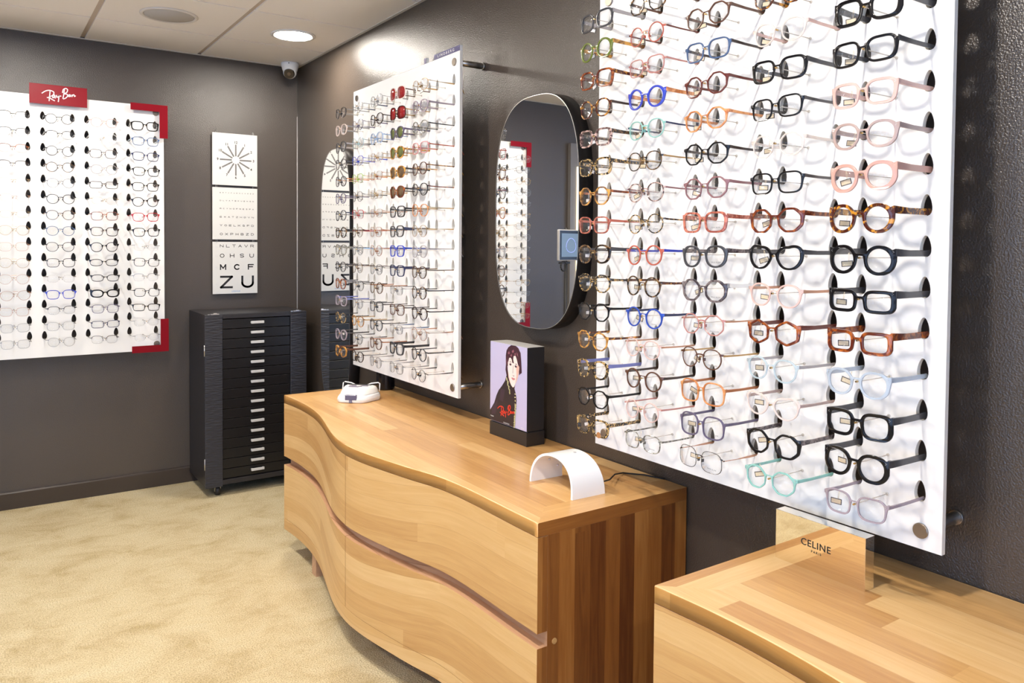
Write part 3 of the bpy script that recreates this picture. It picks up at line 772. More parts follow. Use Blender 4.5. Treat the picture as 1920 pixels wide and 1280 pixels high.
# middle board, leftmost column first; rows from the top
N2 = [cells('''
P2 mblk slv|black-edged clear glasses
P3 cream slv|whitish clear glasses
P3 dgry greyc|smoky grey clear glasses
P2 gun gun|thin grey glasses
P2 mblk orng|black glasses with orange bridge
P2 purp purp|dark violet glasses
P2 dgry navy|grey and blue glasses
P3 dtort mblk|dark brown patterned glasses
P3 gspk gspk|mottled grey glasses
P2 mblk gun|dark half-seen glasses
P3 rtort slv|small red-brown tortoise glasses
S3 lilc per|lilac clear glasses
P2 btort mblk|dark wire glasses with gold temples
P3 lilc gun|pale violet glasses
P4 ytort brn|bright amber tortoise glasses'''), cells('''
L1 slv navy|rimless glasses with navy temples
P1 purp purp|thin purple glasses
P1 aqua mblk|pale aqua glasses
H1 ryl ryl|blue half-rim glasses
H1 lime orng|lime green and orange glasses
P1 gun gun|thin grey wire glasses
H1 red gun|red-bridged wire glasses
P1 brz red|bronze wire glasses with red temple
P1 slv sky|silver glasses with sky-blue bridge
P1 brz brz|thin brown wire glasses
P1 mblk mblk|thin black pointed glasses
O1 slv slv|silver geometric wire glasses
P2 ytort gold|amber and black wire glasses
P1 gun gun|grey wire round glasses
P2 dbrn slv|dark rounded wire glasses'''), cells('''
P1 slv slv|silver wire round glasses
P2 dbrn gun|dark brown round glasses
P2 lblue lblue|light blue round glasses
L1 gold gold|gold rimless glasses, upper
L1 cop gold|copper rimless glasses
L1 gold gold|gold rimless glasses, hanging tag below
L1 rosg rosg|rose-gold rimless glasses
S1 cop cop|thin copper square glasses
R1 cop cop|orange-copper round glasses
P1 gun slv|grey wire pointed glasses
R2 brz cop|bronze round glasses
S2 mblk gun|black thin square glasses
P2 mblk gun|black thin rounded glasses
P2 brn cop|reddish brown round glasses
P1 slv slv|silver thin round glasses'''), cells('''
B2 cream brn r|red-lensed sunglasses with pale rims
B2 dbrn gold r|red-lensed sunglasses with dark rims
P3 purp purp g|green-lensed sunglasses with purple temples
P3 ytort ytort g|green-lensed sunglasses with yellow temples
P3 ytort mblk b|grey-brown sunglasses with amber edge
P3 rtort mblk b|brown sunglasses with orange edge
S3 mblk mblk|charcoal square glasses
S3 mblk navy|dark square glasses with navy bridge
S3 ryl blue|royal blue square glasses
S3 navy navy|dark blue square glasses
L1 slv slv|clear rimless glasses
S2 brn gun|dark brown square glasses
L1 slv steelb|clear glasses with grey-blue temple
S4 dgry mblk|bold dark square glasses
S1 slv slv|silver square wire glasses'''), cells('''
P1 gold gold|pale gold clear glasses
P3 lilc lilc|translucent lilac glasses
P2 gspk gun|thin grey-green glasses
S2 pnk coral|coral pink glasses
P2 brn ytort|tan brown glasses
P2 gun rtort|grey glasses with tortoise temples
P2 orng gold|orange tortoise round glasses
P1 gold gold|nearly invisible gold glasses
P2 greyc greyc|clear greyish glasses
P2 brz brz|bronze rounded glasses
R2 dtort mblk|black tortoise round glasses
R2 dbrn mblk|dark round glasses
O1 rosg rosg|rose-gold tilted wire glasses
R2 dgry mblk|charcoal round glasses
R1 gun gun|grey wire round glasses''')]
CN2 = ['leftmost', 'second', 'middle', 'fourth', 'rightmost']
for ci, colm in enumerate(N2):
    for k, s_ in enumerate(colm):
        sp_, look = parse(s_)
        lab = '%s, %s, %s column, middle board' % (look, 'topmost' if k == 0 else ('bottom' if k == 14 else ORD[k]+' from top'), CN2[ci])
        glasses(sp_, GM(M2, 4-ci, 14-k), 20, lab, 'eyeglasses on the middle board', 'w')
# far board, rightmost column first; rows from the top
N1 = [cells('''
S4 blk blk|thick black square glasses
S3 steelb bluc|blue-topped clear glasses
S3 navy navy|navy square glasses
S3 blk blk|black square glasses
S3 blk tort|black glasses with tortoise bridge
P3 blk rtort|rounded black glasses
S3 red red|bright red glasses
S3 blk blk|black tapered glasses
L1 slv slv|rimless clear glasses
S2 blk blk|thin black square glasses
H1 slv gun|silver half-rim glasses
S2 blk blk|slim black angular glasses
W3 blk blk|wide black rectangular glasses
L1 slv slv|rimless glasses beside the red corner
L1 slv slv|lowest rimless glasses'''), cells('''
P2 nudg nudg|beige-pink double-bridge glasses
P3 clr clr|transparent crystal glasses
S2 gbrn gbrn|grey-brown square glasses
P2 greyc slv|clear silver glasses
W2 dbrn dbrn|dark brown rectangular glasses
L1 gold slv|barely visible rimless glasses
S2 rtort rtort|red tortoise square glasses
S3 dbrn mblk|black-brown square glasses
P3 blk blk|black rounded glasses
V3 blk blk|black oval glasses
V3 mblk blk|second black oval glasses
V5 blk blk|thick black oval glasses
S2 purp mblk|dark purple square glasses
W2 navy navy|dark blue rectangular glasses
H1 gun gun|grey half-rim glasses'''), cells('''
R2 blk gun|thin black round glasses
H2 blk slv|black browline glasses
R2 mblk blk|round black wire glasses
R2 dtort tort|round tortoise-bridged glasses
P1 gun gun|grey wire round glasses
P2 blk blk|black thin oval-round glasses
P2 dtort tort|tortoise thin glasses
P2 steelb mblk|grey-blue thin glasses
P2 blk blk|black thin panto glasses
S2 blk blk|black square-round glasses
L1 brz brz|rimless bronze-topped glasses
S3 ryl ryl|bright blue glasses
H2 mblk slv|dark browline glasses
S1 slv slv|silver wire square glasses
P1 slv slv|silver wire aviator glasses'''), cells('''
H2 blk blk|black browline glasses
H2 mblk blk|dark browline glasses
H2 rtort ytort|copper browline glasses
H2 dbrn blk|brown-black browline glasses
L1 gold gold|rimless gold glasses
L1 rosg rosg|rimless rose-gold glasses
L1 gold gun|rimless gold-screwed glasses
A1 gold gold|gold wire aviator glasses
S1 rosg rosg|pink-gold square glasses
A1 gold gold|gold double-bar aviators
A1 rosg gold|pinkish gold aviators
A1 cop gold|copper aviators
S1 rosg gun|pale pink rectangular glasses
S1 slv slv|silver rectangular glasses
S1 slv blk|silver glasses with black bridge'''), cells('''
A1 slv slv|silver wire glasses
A1 gun slv|dark wire glasses
A1 gold gold|gold wire glasses
A1 slv slv|silver thin glasses
L1 slv slv|clear rimless glasses
L1 gold gold|rimless gold glasses
A1 gold gold|gold wire glasses
A1 slv slv|silver wire glasses
L1 slv slv|clear rimless glasses
A1 gold gold|gold wire glasses
L1 slv slv|clear rimless glasses
A1 gold gold|thin gold glasses
L1 slv slv|clear rimless glasses
A1 rosg gold|rose-gold wire glasses
L1 gold gold|rimless gold glasses''')]
CN1 = ['rightmost column', 'second column from right', 'third column from right', 'fourth column from right', 'leftmost column seen in mirror']
for ci, colm in enumerate(N1):
    for k, s_ in enumerate(colm):
        sp_, look = parse(s_)
        lab = '%s, %s, %s, red-cornered board' % (look, 'topmost' if k == 0 else ('bottom' if k == 14 else ORD[k]+' from top'), CN1[ci])
        glasses(sp_, GM(M1, ci, 14-k), 20, lab, 'eyeglasses on the red-cornered board', 'w', tag_on=False)

# ------------------------------------------------------------------ signs
def corner_piece(label, sx, sz, cx, cz):
    """L of red acrylic; sx, sz give the direction of its arms from the outer corner"""
    bm = bmesh.new(); o = empty('corner_sign', (cx, -.150, cz))
    pts = [(0, 0), (sx*.183, 0), (sx*.183, sz*.037), (sx*.041, sz*.037), (sx*.041, sz*.178), (0, sz*.178)]
    prism(bm, pts, -.026, -.022, 'xzy'); fix(bm); bmesh.ops.bevel(bm, geom=bm.edges[:], offset=.0006, segments=1, affect='EDGES'); obj('plate', bm, RED, o)
    bm = bmesh.new()
    for u, v in ((.158, .020), (.020, .158), (.026, .026)): cyl(bm, (sx*u, .0-.0005, sz*v), (sx*u, -.0225, sz*v), .006, seg=12)
    obj('spacer', bm, STEEL, o); tag(o, label, 'sign', 'red corner pieces'); return o
corner_piece('red acrylic corner piece at the top right of the far white board', -1, -1, -.779, 2.119)
corner_piece('red acrylic corner piece at the bottom right of the far white board', -1, 1, -.779, .785)
corner_piece('red acrylic corner piece, top left of the far board, seen in mirror', 1, -1, -1.817, 2.119)
corner_piece('red acrylic corner piece, bottom left of the far board, seen in mirror', 1, 1, -1.817, .785)
o = empty('brand_sign', (-1.2915, -.150, 2.0675))
bm = bmesh.new(); box(bm, -.127, -.026, 0, .127, -.022, .099, 0, .0006); obj('plate', bm, RED, o)
bm = bmesh.new(); logo(bm, .000350, .00038, .0040, 0, 0, 0, .0012); fix(bm)
lo = obj('logo', bm, mat('logo_white', (.88, .86, .84), .4), o); lo.matrix_local = frame((0, -.0262, .052), (1, 0, 0), (0, 0, 1))
bm = bmesh.new(); cyl(bm, (-.09, -.0005, .02), (-.09, -.0225, .02), .006, seg=12); cyl(bm, (.09, -.0005, .02), (.09, -.0225, .02), .006, seg=12); obj('spacer', bm, STEEL, o)
tag(o, 'red sign with white script lettering on the top edge of the far board', 'sign')
# small purple block sign standing on the middle board
PURP = mat('sign_purple', (.062, .055, .16), .35); ACR = mat('acrylic_white', (.84, .83, .79), .3)
o = empty('brand_sign', (-.130, -2.080, .7905+PH))
bm = bmesh.new(); box(bm, .0, -.1015, 0, .0115, .1015, .0215, 0, .0005); obj('block', bm, ACR, o)
bm = bmesh.new(); box(bm, -.0007, -.1010, .0003, 0, .1010, .0212); obj('front_film', bm, PURP, o)
text_obj('lettering', 'LINDBERG', .0145, frame((-.0009, .006, .0104), (0, -1, 0), (0, 0, 1)), INKW, o, ext=.0002, sx=1.42, spacing=1.5)
text_obj('small_lettering', 'ooo', .006, frame((-.0009, -.091, .0165), (0, -1, 0), (0, 0, 1)), mat('sign_lilac', (.35, .33, .55), .4), o, ext=.0002)
tag(o, 'small dark purple block sign with pale capitals standing on the middle board', 'sign')
o = empty('brand_sign', (-.130, -1.906, .7905+PH))
bm = bmesh.new(); box(bm, .0, -.009, 0, .0115, .009, .0225, 0, .0005); obj('block', bm, ACR, o)
bm = bmesh.new(); box(bm, -.0007, -.0088, .0003, 0, .0088, .0222); obj('front_film', bm, PURP, o)
tag(o, 'tiny plain purple block on the top edge of the middle board', 'sign')

# ------------------------------------------------------------------ mirrors
def pill(a, b, n_=96, e=2.75, hc=.37):
    hc = min(hc, b); out = []
    for i in range(n_):
        t = 2*PI*(i+.5)/n_; c, q = math.cos(t), math.sin(t)
        out.append((a*math.copysign(abs(c)**(2/e), c), math.copysign(b-hc, q)+hc*math.copysign(abs(q)**(2/e*.95), q)))
    return out
def wall_mirror(yc, zc, label, rz=0., a=.2405, b=.402):
    o = empty('wall_mirror', (0, yc, zc), rz); D = .060
    bm = bmesh.new(); P0 = pill(a, b); P1_ = pill(a-.0030, b-.0030); n_ = len(P0)
    rings = [[bm.verts.new((x_, u, v)) for u, v in Q] for x_, Q in ((-.0015, P0), (-D+.001, P0), (-D, [(u*.996, v*.998) for u, v in P0]), (-D, P1_), (-D+.004, P1_))]
    for q, (A, B) in enumerate(zip(rings, rings[1:])):
        for i in range(n_):
            f = bm.faces.new((A[i], A[(i+1) % n_], B[(i+1) % n_], B[i])); f.smooth = q == 0; f.material_index = 0
    bm.faces.new(rings[0][::-1]); fix(bm); obj('frame', bm, [mat('mirror_frame', (.014, .012, .012), .4)], o)
    bm = bmesh.new(); r2 = [bm.verts.new((-D-.0004, u, v)) for u, v in pill(a-.0012, b-.0012)]; r3 = [bm.verts.new((-D-.0004, u, v)) for u, v in P1_]; r4 = [bm.verts.new((-D+.0010, u, v)) for u, v in pill(a-.0012, b-.0012)]
    for i in range(n_): j = (i+1) % n_; bm.faces.new((r2[i], r2[j], r3[j], r3[i])); bm.faces.new((r2[i], r4[i], r4[j], r2[j]))
    fix(bm); obj('bevel', bm, ALU, o)
    bm = bmesh.new(); A = [bm.verts.new((-D+.0008, u, v)) for u, v in P1_]; B = [bm.verts.new((-D+.0035, u, v)) for u, v in P1_]
    bm.faces.new(A); bm.faces.new(B[::-1])
    for i in range(n_): j = (i+1) % n_; bm.faces.new((A[i], B[i], B[j], A[j]))
    fix(bm); obj('glass', bm, MIRROR, o)
    tag(o, label, 'mirror', 'pill-shaped wall mirrors'); return o
wall_mirror(-2.569, 1.493, 'dark-framed oval mirror between the middle board and the nearest board', R_(.3))
wall_mirror(-.760, 1.190, 'tall oval mirror half hidden behind the middle board, reflecting the eye chart', 0., .204, .696)

# ------------------------------------------------------------------ eye chart
GC = {}
def glyph(ch):
    if ch not in GC:
        me = text_mesh(ch, 1., 0., 1., .0); xs_ = [v.co.x for v in me.vertices]; ys_ = [v.co.y for v in me.vertices]
        GC[ch] = ([(((v.co.x-min(xs_))/(max(xs_)-min(xs_)))-.5, ((v.co.y-min(ys_))/(max(ys_)-min(ys_)))-.5) for v in me.vertices], [list(p_.vertices) for p_ in me.polygons], (max(xs_)-min(xs_))/(max(ys_)-min(ys_)))
        bpy.data.meshes.remove(me)
    return GC[ch]
def stroke_letter(bm, ch, cx, cz, w_, h_, t, y):
    """wide sans capitals from straight strokes and arcs, unit box -0.5..0.5"""
    A = lambda x0, y0, x1, y1: [(x0, y0), (x1, y1)]
    def arc(cx_, cy_, rx, ry, a0, a1, n_=10): return [(cx_+rx*math.cos(R_(a0+(a1-a0)*k/n_)), cy_+ry*math.sin(R_(a0+(a1-a0)*k/n_))) for k in range(n_+1)]
    D_ = {'Z': [[(-.5,.5),(.5,.5),(-.5,-.5),(.5,-.5)]], 'U': [[(-.5,.5),(-.5,-.1)]+arc(0,-.1,.5,.4,180,360)+[(.5,.5)]], 'M': [[(-.5,-.5),(-.5,.5),(0,-.25),(.5,.5),(.5,-.5)]],
      'C': [arc(0,0,.5,.5,45,315,16)], 'F': [[(-.5,-.5),(-.5,.5),(.5,.5)], [(-.5,.03),(.35,.03)]], 'O': [arc(0,0,.5,.5,0,360,20)], 'H': [[(-.5,.5),(-.5,-.5)], [(.5,.5),(.5,-.5)], [(-.5,0),(.5,0)]],
      'S': [arc(0,.25,.45,.25,20,270,10)+arc(0,-.25,.45,.25,90,-160,10)], 'N': [[(-.5,-.5),(-.5,.5),(.5,-.5),(.5,.5)]], 'L': [[(-.5,.5),(-.5,-.5),(.5,-.5)]], 'T': [[(-.5,.5),(.5,.5)], [(0,.5),(0,-.5)]],
      'A': [[(-.5,-.5),(0,.5),(.5,-.5)], [(-.3,-.15),(.3,-.15)]], 'V': [[(-.5,.5),(0,-.5),(.5,.5)]], 'R': [[(-.5,-.5),(-.5,.5),(.2,.5)]+arc(.2,.25,.28,.25,90,-90,8)+[(-.5,0)], [(.1,0),(.5,-.5)]],
      'X': [[(-.5,.5),(.5,-.5)], [(-.5,-.5),(.5,.5)]], 'P': [[(-.5,-.5),(-.5,.5),(.2,.5)]+arc(.2,.22,.28,.28,90,-90,8)+[(-.5,-.06)]], 'B': [[(-.5,0),(-.5,.5),(.2,.5)]+arc(.2,.25,.25,.25,90,-90,8)+[(-.5,0)], [(-.5,0),(-.5,-.5),(.25,-.5)]+arc(.25,-.25,.25,.25,-90,90,8)+[(-.2,0)]],
      'D': [[(-.5,-.5),(-.5,.5),(0,.5)]+arc(0,0,.5,.5,90,-90,12)+[(-.5,-.5)]], 'Y': [[(-.5,.5),(0,0),(.5,.5)], [(0,0),(0,-.5)]], 'E': [[(.5,.5),(-.5,.5),(-.5,-.5),(.5,-.5)], [(-.5,0),(.4,0)]],
      'K': [[(-.5,.5),(-.5,-.5)], [(.5,.5),(-.5,-.1)], [(-.15,.12),(.5,-.5)]]}[ch]
    iw, ih = w_-t, h_-t
    for st in D_:
        for (x0, y0), (x1, y1) in zip(st, st[1:]):
            a = Vector((cx+x0*iw, cz+y0*ih)); b_ = Vector((cx+x1*iw, cz+y1*ih)); d = (b_-a)
            if d.length < 1e-7: continue
            d.normalize(); nn = Vector((-d.y, d.x))*t/2; e_ = d*t*.42; a -= e_; b_ += e_
            q = [a+nn, b_+nn, b_-nn, a-nn]
            V0 = [bm.verts.new((v.x, y, v.y)) for v in q]; V1 = [bm.verts.new((v.x, y-.0003, v.y)) for v in q]
            bm.faces.new(V1); 
            for i in range(4): bm.faces.new((V0[i], V0[(i+1) % 4], V1[(i+1) % 4], V1[i]))
ec = empty('eye_chart', (-.381, 0, 1.55))
def eparent(o):
    o.parent = ec; o.location = o.location-Vector(ec.location); return o
X0 = -.510; PWD = .258; YP = -.020
def plate(z0, z1):
    bm = bmesh.new(); box(bm, X0, YP, z0, X0+PWD, YP+.003, z1); return eparent(obj('plate', bm, PAPER))
def child(nm, bm, mt, par):
    fix(bm); o = obj(nm, bm, mt); o.parent = par; o.location = (0, 0, 0); return o
def word(pl, bm, s_, z, h_, w_, x0=.041, x1=.237, t=None, nx=None):
    n_ = len(s_)
    for i, ch in enumerate(s_):
        cx = X0+x0+w_/2+(x1-x0-w_)*i/(n_-1); stroke_letter(bm, ch, cx, z, w_, h_, t or h_*.17, YP)
p1 = plate(1.717, 2.020); p2 = plate(1.399, 1.703); p3 = plate(1.080, 1.385)
cz, cxx = 1.866, X0+.133
bm = bmesh.new()
for k in range(12):
    t = R_(30*k); dx, dz = math.sin(t), math.cos(t); 
    for of in (-.0033, -.0011, .0011, .0033):
        ax, az = cxx+dx*.0225+dz*of, cz+dz*.0225-dx*of; bx_, bz_ = cxx+dx*.091+dz*of, cz+dz*.091-dx*of; wv = Vector((dz, -dx))*.0009
        V = [bm.verts.new((X, YP-.0003, Z)) for X, Z in ((ax+wv.x, az+wv.y), (bx_+wv.x, bz_+wv.y), (bx_-wv.x, bz_-wv.y), (ax-wv.x, az-wv.y))]; bm.faces.new(V)
        W_ = [bm.verts.new((v.co.x, YP, v.co.z)) for v in V]
        for i in range(4): bm.faces.new((V[i], V[(i+1) % 4], W_[(i+1) % 4], W_[i]))
child('clock_spokes', bm, INKG, p1)
for k in range(1, 13):
    t = R_(30*k); o = text_obj('number', str(k), .0205, frame((cxx+math.sin(t)*.103, YP-.0003, cz+math.cos(t)*.103), (1, 0, 0), (0, 0, 1)), INK, None, ext=.0001, bold=.0004); mw = o.matrix_world.copy(); o.parent = p1; o.matrix_local = mw
bm = bmesh.new()
for s_, dz, h_, w_ in (('BRTVFUENCXOZD', .031, .0055, .0060), ('DLVATBKUEHSN', .0765, .0068, .0078), ('RCYHOFMESPA', .1235, .0075, .0090), ('EXATZHDVN', .172, .0090, .0120), ('YOELKSFD', .2215, .0110, .0145), ('OXPHBZD', .2725, .0135, .0165)):
    word(p2, bm, s_, 1.703-dz, h_, w_)
child('letters', bm, INK, p2)
for s_, dz, h_, w_, t in (('NLTAVR', .024, .0165, .0205, .0026), ('OHSU', .081, .0230, .0255, .0036), ('MCF', .148, .0340, .0355, .0066), ('ZU', .236, .0740, .0740, .0120)):
    for i, ch in enumerate(s_):
        bm = bmesh.new(); stroke_letter(bm, ch, X0+.041+w_/2+(.196-w_)*i/(len(s_)-1), 1.385-dz, w_, h_, t, YP); child('letter', bm, INK, p3)
for s_, z in (('0.4', 1.353), ('0.3', 1.301), ('0.2', 1.234), ('0.1', 1.137)):
    o = text_obj('size_mark', s_, .013, frame((X0+.024, YP-.0002, z), (1, 0, 0), (0, 0, 1)), INKP, None, ext=.0001); mw = o.matrix_world.copy(); o.parent = p3; o.matrix_local = mw
o = text_obj('maker_mark', 'LISSAVUE', .012, frame((X0+.132, YP-.0002, 1.0935), (1, 0, 0), (0, 0, 1)), INKB, None, ext=.0001); mw = o.matrix_world.copy(); o.parent = p3; o.matrix_local = mw
for z in (2.0235, 1.710, 1.392):
    for x in (X0+.023, X0+PWD-.024):
        bm = bmesh.new(); tube(bm, [(x+.004*math.cos(t), YP+.0015+.006*math.sin(t)*.6, z+.0105*math.sin(t)) for t in [2*PI*i/12 for i in range(13)]], .0006, 5); eparent(obj('ring', bm, ALU))
for x in (X0+.023, X0+PWD-.024):
    bm = bmesh.new(); cyl(bm, (x, 0, 2.034), (x, YP, 2.0345), .0014, seg=8); eparent(obj('hook', bm, ALU))
tag(ec, 'white three-part eye test chart with clock dial and letters on the far wall', 'eye chart')

# ------------------------------------------------------------------ black drawer trolley
CROC = mat('croc_leather', (.030, .030, .036), .38); n, l, b = nt(CROC)
tc = n.new('ShaderNodeTexCoord'); mp = n.new('ShaderNodeMapping'); mp.inputs['Scale'].default_value = (14, 14, 62); l.new(tc.outputs['Object'], mp.inputs[0])
vo = n.new('ShaderNodeTexVoronoi'); vo.inputs['Scale'].default_value = 1.8; l.new(mp.outputs[0], vo.inputs[0])
bu = n.new('ShaderNodeBump'); bu.inputs['Strength'].default_value = .55; bu.inputs['Distance'].default_value = .004; l.new(vo.outputs[0], bu.inputs['Height']); l.new(bu.outputs[0], b.inputs['Normal'])
LEA = mat('black_leather', (.020, .018, .020), .42); DRW = mat('drawer_black', (.0075, .007, .0075), .34)
tx0, tx1, tyb, tyf, tz0, tz1 = -.640, -.082, -.02, -.39, .060, .992
tr = empty('drawer_trolley', ((tx0+tx1)/2, (tyb+tyf)/2, 0)); tl = Vector(tr.location)
def tb(nm, boxes, mt, par=None, bev=0.):
    bm = bmesh.new()
    for q in boxes: box(bm, q[0]-tl.x, q[1]-tl.y, q[2], q[3]-tl.x, q[4]-tl.y, q[5], 0, bev)
    return obj(nm, bm, mt, par or tr)
tb('body', [(tx0, tyf+.018, tz0, tx0+.012, tyb, tz1-.004), (tx1-.012, tyf+.018, tz0, tx1, tyb, tz1-.004), (tx0+.012, tyb-.012, tz0, tx1-.012, tyb, tz1-.004), (tx0+.012, tyf+.03, tz0, tx1-.012, tyb-.012, tz0+.03), (tx0+.0, tyf+.012, tz1-.004, tx1, tyb, tz1+.001)], LEA)
sx0, sx1 = -.549, -.174
tb('side_strip', [(tx0, tyf, tz0-.006, sx0, tyf+.018, tz1)], CROC, bev=.002); tb('side_strip', [(sx1, tyf, tz0-.006, tx1, tyf+.018, tz1)], CROC, bev=.002)
tb('top_rail', [(sx0, tyf+.002, tz1-.024, sx1, tyf+.018, tz1-.001)], LEA, bev=.0015)
tb('bottom_rail', [(sx0, tyf+.002, tz0+.002, sx1, tyf+.018, tz0+.028)], LEA, bev=.0015)
zt_, zb_ = tz1-.027, tz0+.031; dh = (zt_-zb_)/16; hx = (sx0+sx1)/2
for i in range(16):
    z0 = zb_+i*dh
    d = tb('drawer', [(sx0+.002, tyf+.010, z0+.0015, sx1-.002, tyf+.060, z0+dh-.0015)], DRW, bev=.0018)
    bm = bmesh.new(); zc = z0+dh*.58; yy = tyf+.010-tl.y
    box(bm, hx-.036-tl.x, yy-.018, zc-.0075, hx+.036-tl.x, yy-.0125, zc+.0075, 0, .002)
    for sg in (-1, 1): box(bm, hx+sg*.031-tl.x-.0035, yy-.0125, zc-.005, hx+sg*.031-tl.x+.0035, yy, zc+.005)
    obj('handle', bm, mat('pale_metal', (.74, .73, .71), .4, .3), d)
for x in (tx0+.03, tx1-.075):
    bm = bmesh.new(); X = x-tl.x; Y = tyf-tl.y
    box(bm, X, Y+.001, tz1, X+.045, Y+.016, tz1+.004, 0, .001); box(bm, X+.016, Y+.003, tz1+.004, X+.034, Y+.012, tz1+.008, 0, .001); box(bm, X-.014, Y+.004, tz1, X-.004, Y+.012, tz1+.003)
    obj('clasp', bm, ALU, tr)
for z in (.80, .185):
    bm = bmesh.new(); cyl(bm, (tx0-.002-tl.x, tyf+.004-tl.y, z-.030), (tx0-.002-tl.x, tyf+.004-tl.y, z+.030), .0025, seg=8); obj('hinge', bm, ALU, tr)
for x in (tx0+.072, tx1-.072):
    for y in (tyf+.045, tyb-.05):
        X, Y = x-tl.x, y-tl.y
        bm = bmesh.new(); cyl(bm, (X-.011, Y, .0265), (X+.011, Y, .0265), .0265, seg=24, mi=0); w_ = obj('caster', bm, [MBLACK], tr)
        bm = bmesh.new(); prism(bm, [(Y+.020, .062), (Y-.018, .062), (Y-.008, .020), (Y+.004, .020)], X-.0145, X-.0125, 'yzx'); prism(bm, [(Y+.020, .062), (Y-.018, .062), (Y-.008, .020), (Y+.004, .020)], X+.0125, X+.0145, 'yzx'); box(bm, X-.016, Y-.02, .058, X+.016, Y+.022, .0615); fix(bm); obj('bracket', bm, ALU, w_)
tag(tr, 'black leather trolley of sixteen thin drawers on casters in the far corner', 'drawer trolley')

# ------------------------------------------------------------------ wavy dressers
KY = [0, -.085, -.193, -.320, -.435, -.545, -.668, -.787, -.877, -.967, -1.040, -1.118, -1.185, -1.250, -1.310, -1.362, -1.436, -1.510, -1.586, -1.664, -1.738, -1.820, -1.916]
KX = [-.518, -.510, -.507, -.512, -.526, -.548, -.577, -.604, -.619, -.6255, -.6215, -.611, -.598, -.585, -.573, -.559, -.541, -.532, -.528, -.527, -.527, -.527, -.525]
def fx(t):
    t = max(min(t, 0), -1.916)
    for i in range(len(KY)-1):
        if KY[i+1] <= t <= KY[i]:
            u = (KY[i]-t)/(KY[i]-KY[i+1]); i0, i3 = max(i-1, 0), min(i+2, len(KY)-1); a, b_, c_, d_ = KX[i0], KX[i], KX[i+1], KX[i3]
            return .5*(2*b_+(c_-a)*u+(2*a-5*b_+4*c_-d_)*u*u+(3*b_-a-3*c_+d_)*u**3)
    return KX[-1]
FX = [0]*385
_r = [fx(-1.916*i/384) for i in range(385)]
for i in range(385):
    lo, hi = max(0, i-9), min(384, i+9); FX[i] = sum(_r[lo:hi+1])/(hi-lo+1)
FX[0] = _r[0]
def sx_(t):
    u = min(max(-t/1.916, 0), 1)*384; i = min(int(u), 383); return FX[i]*(1-(u-i))+FX[i+1]*(u-i)
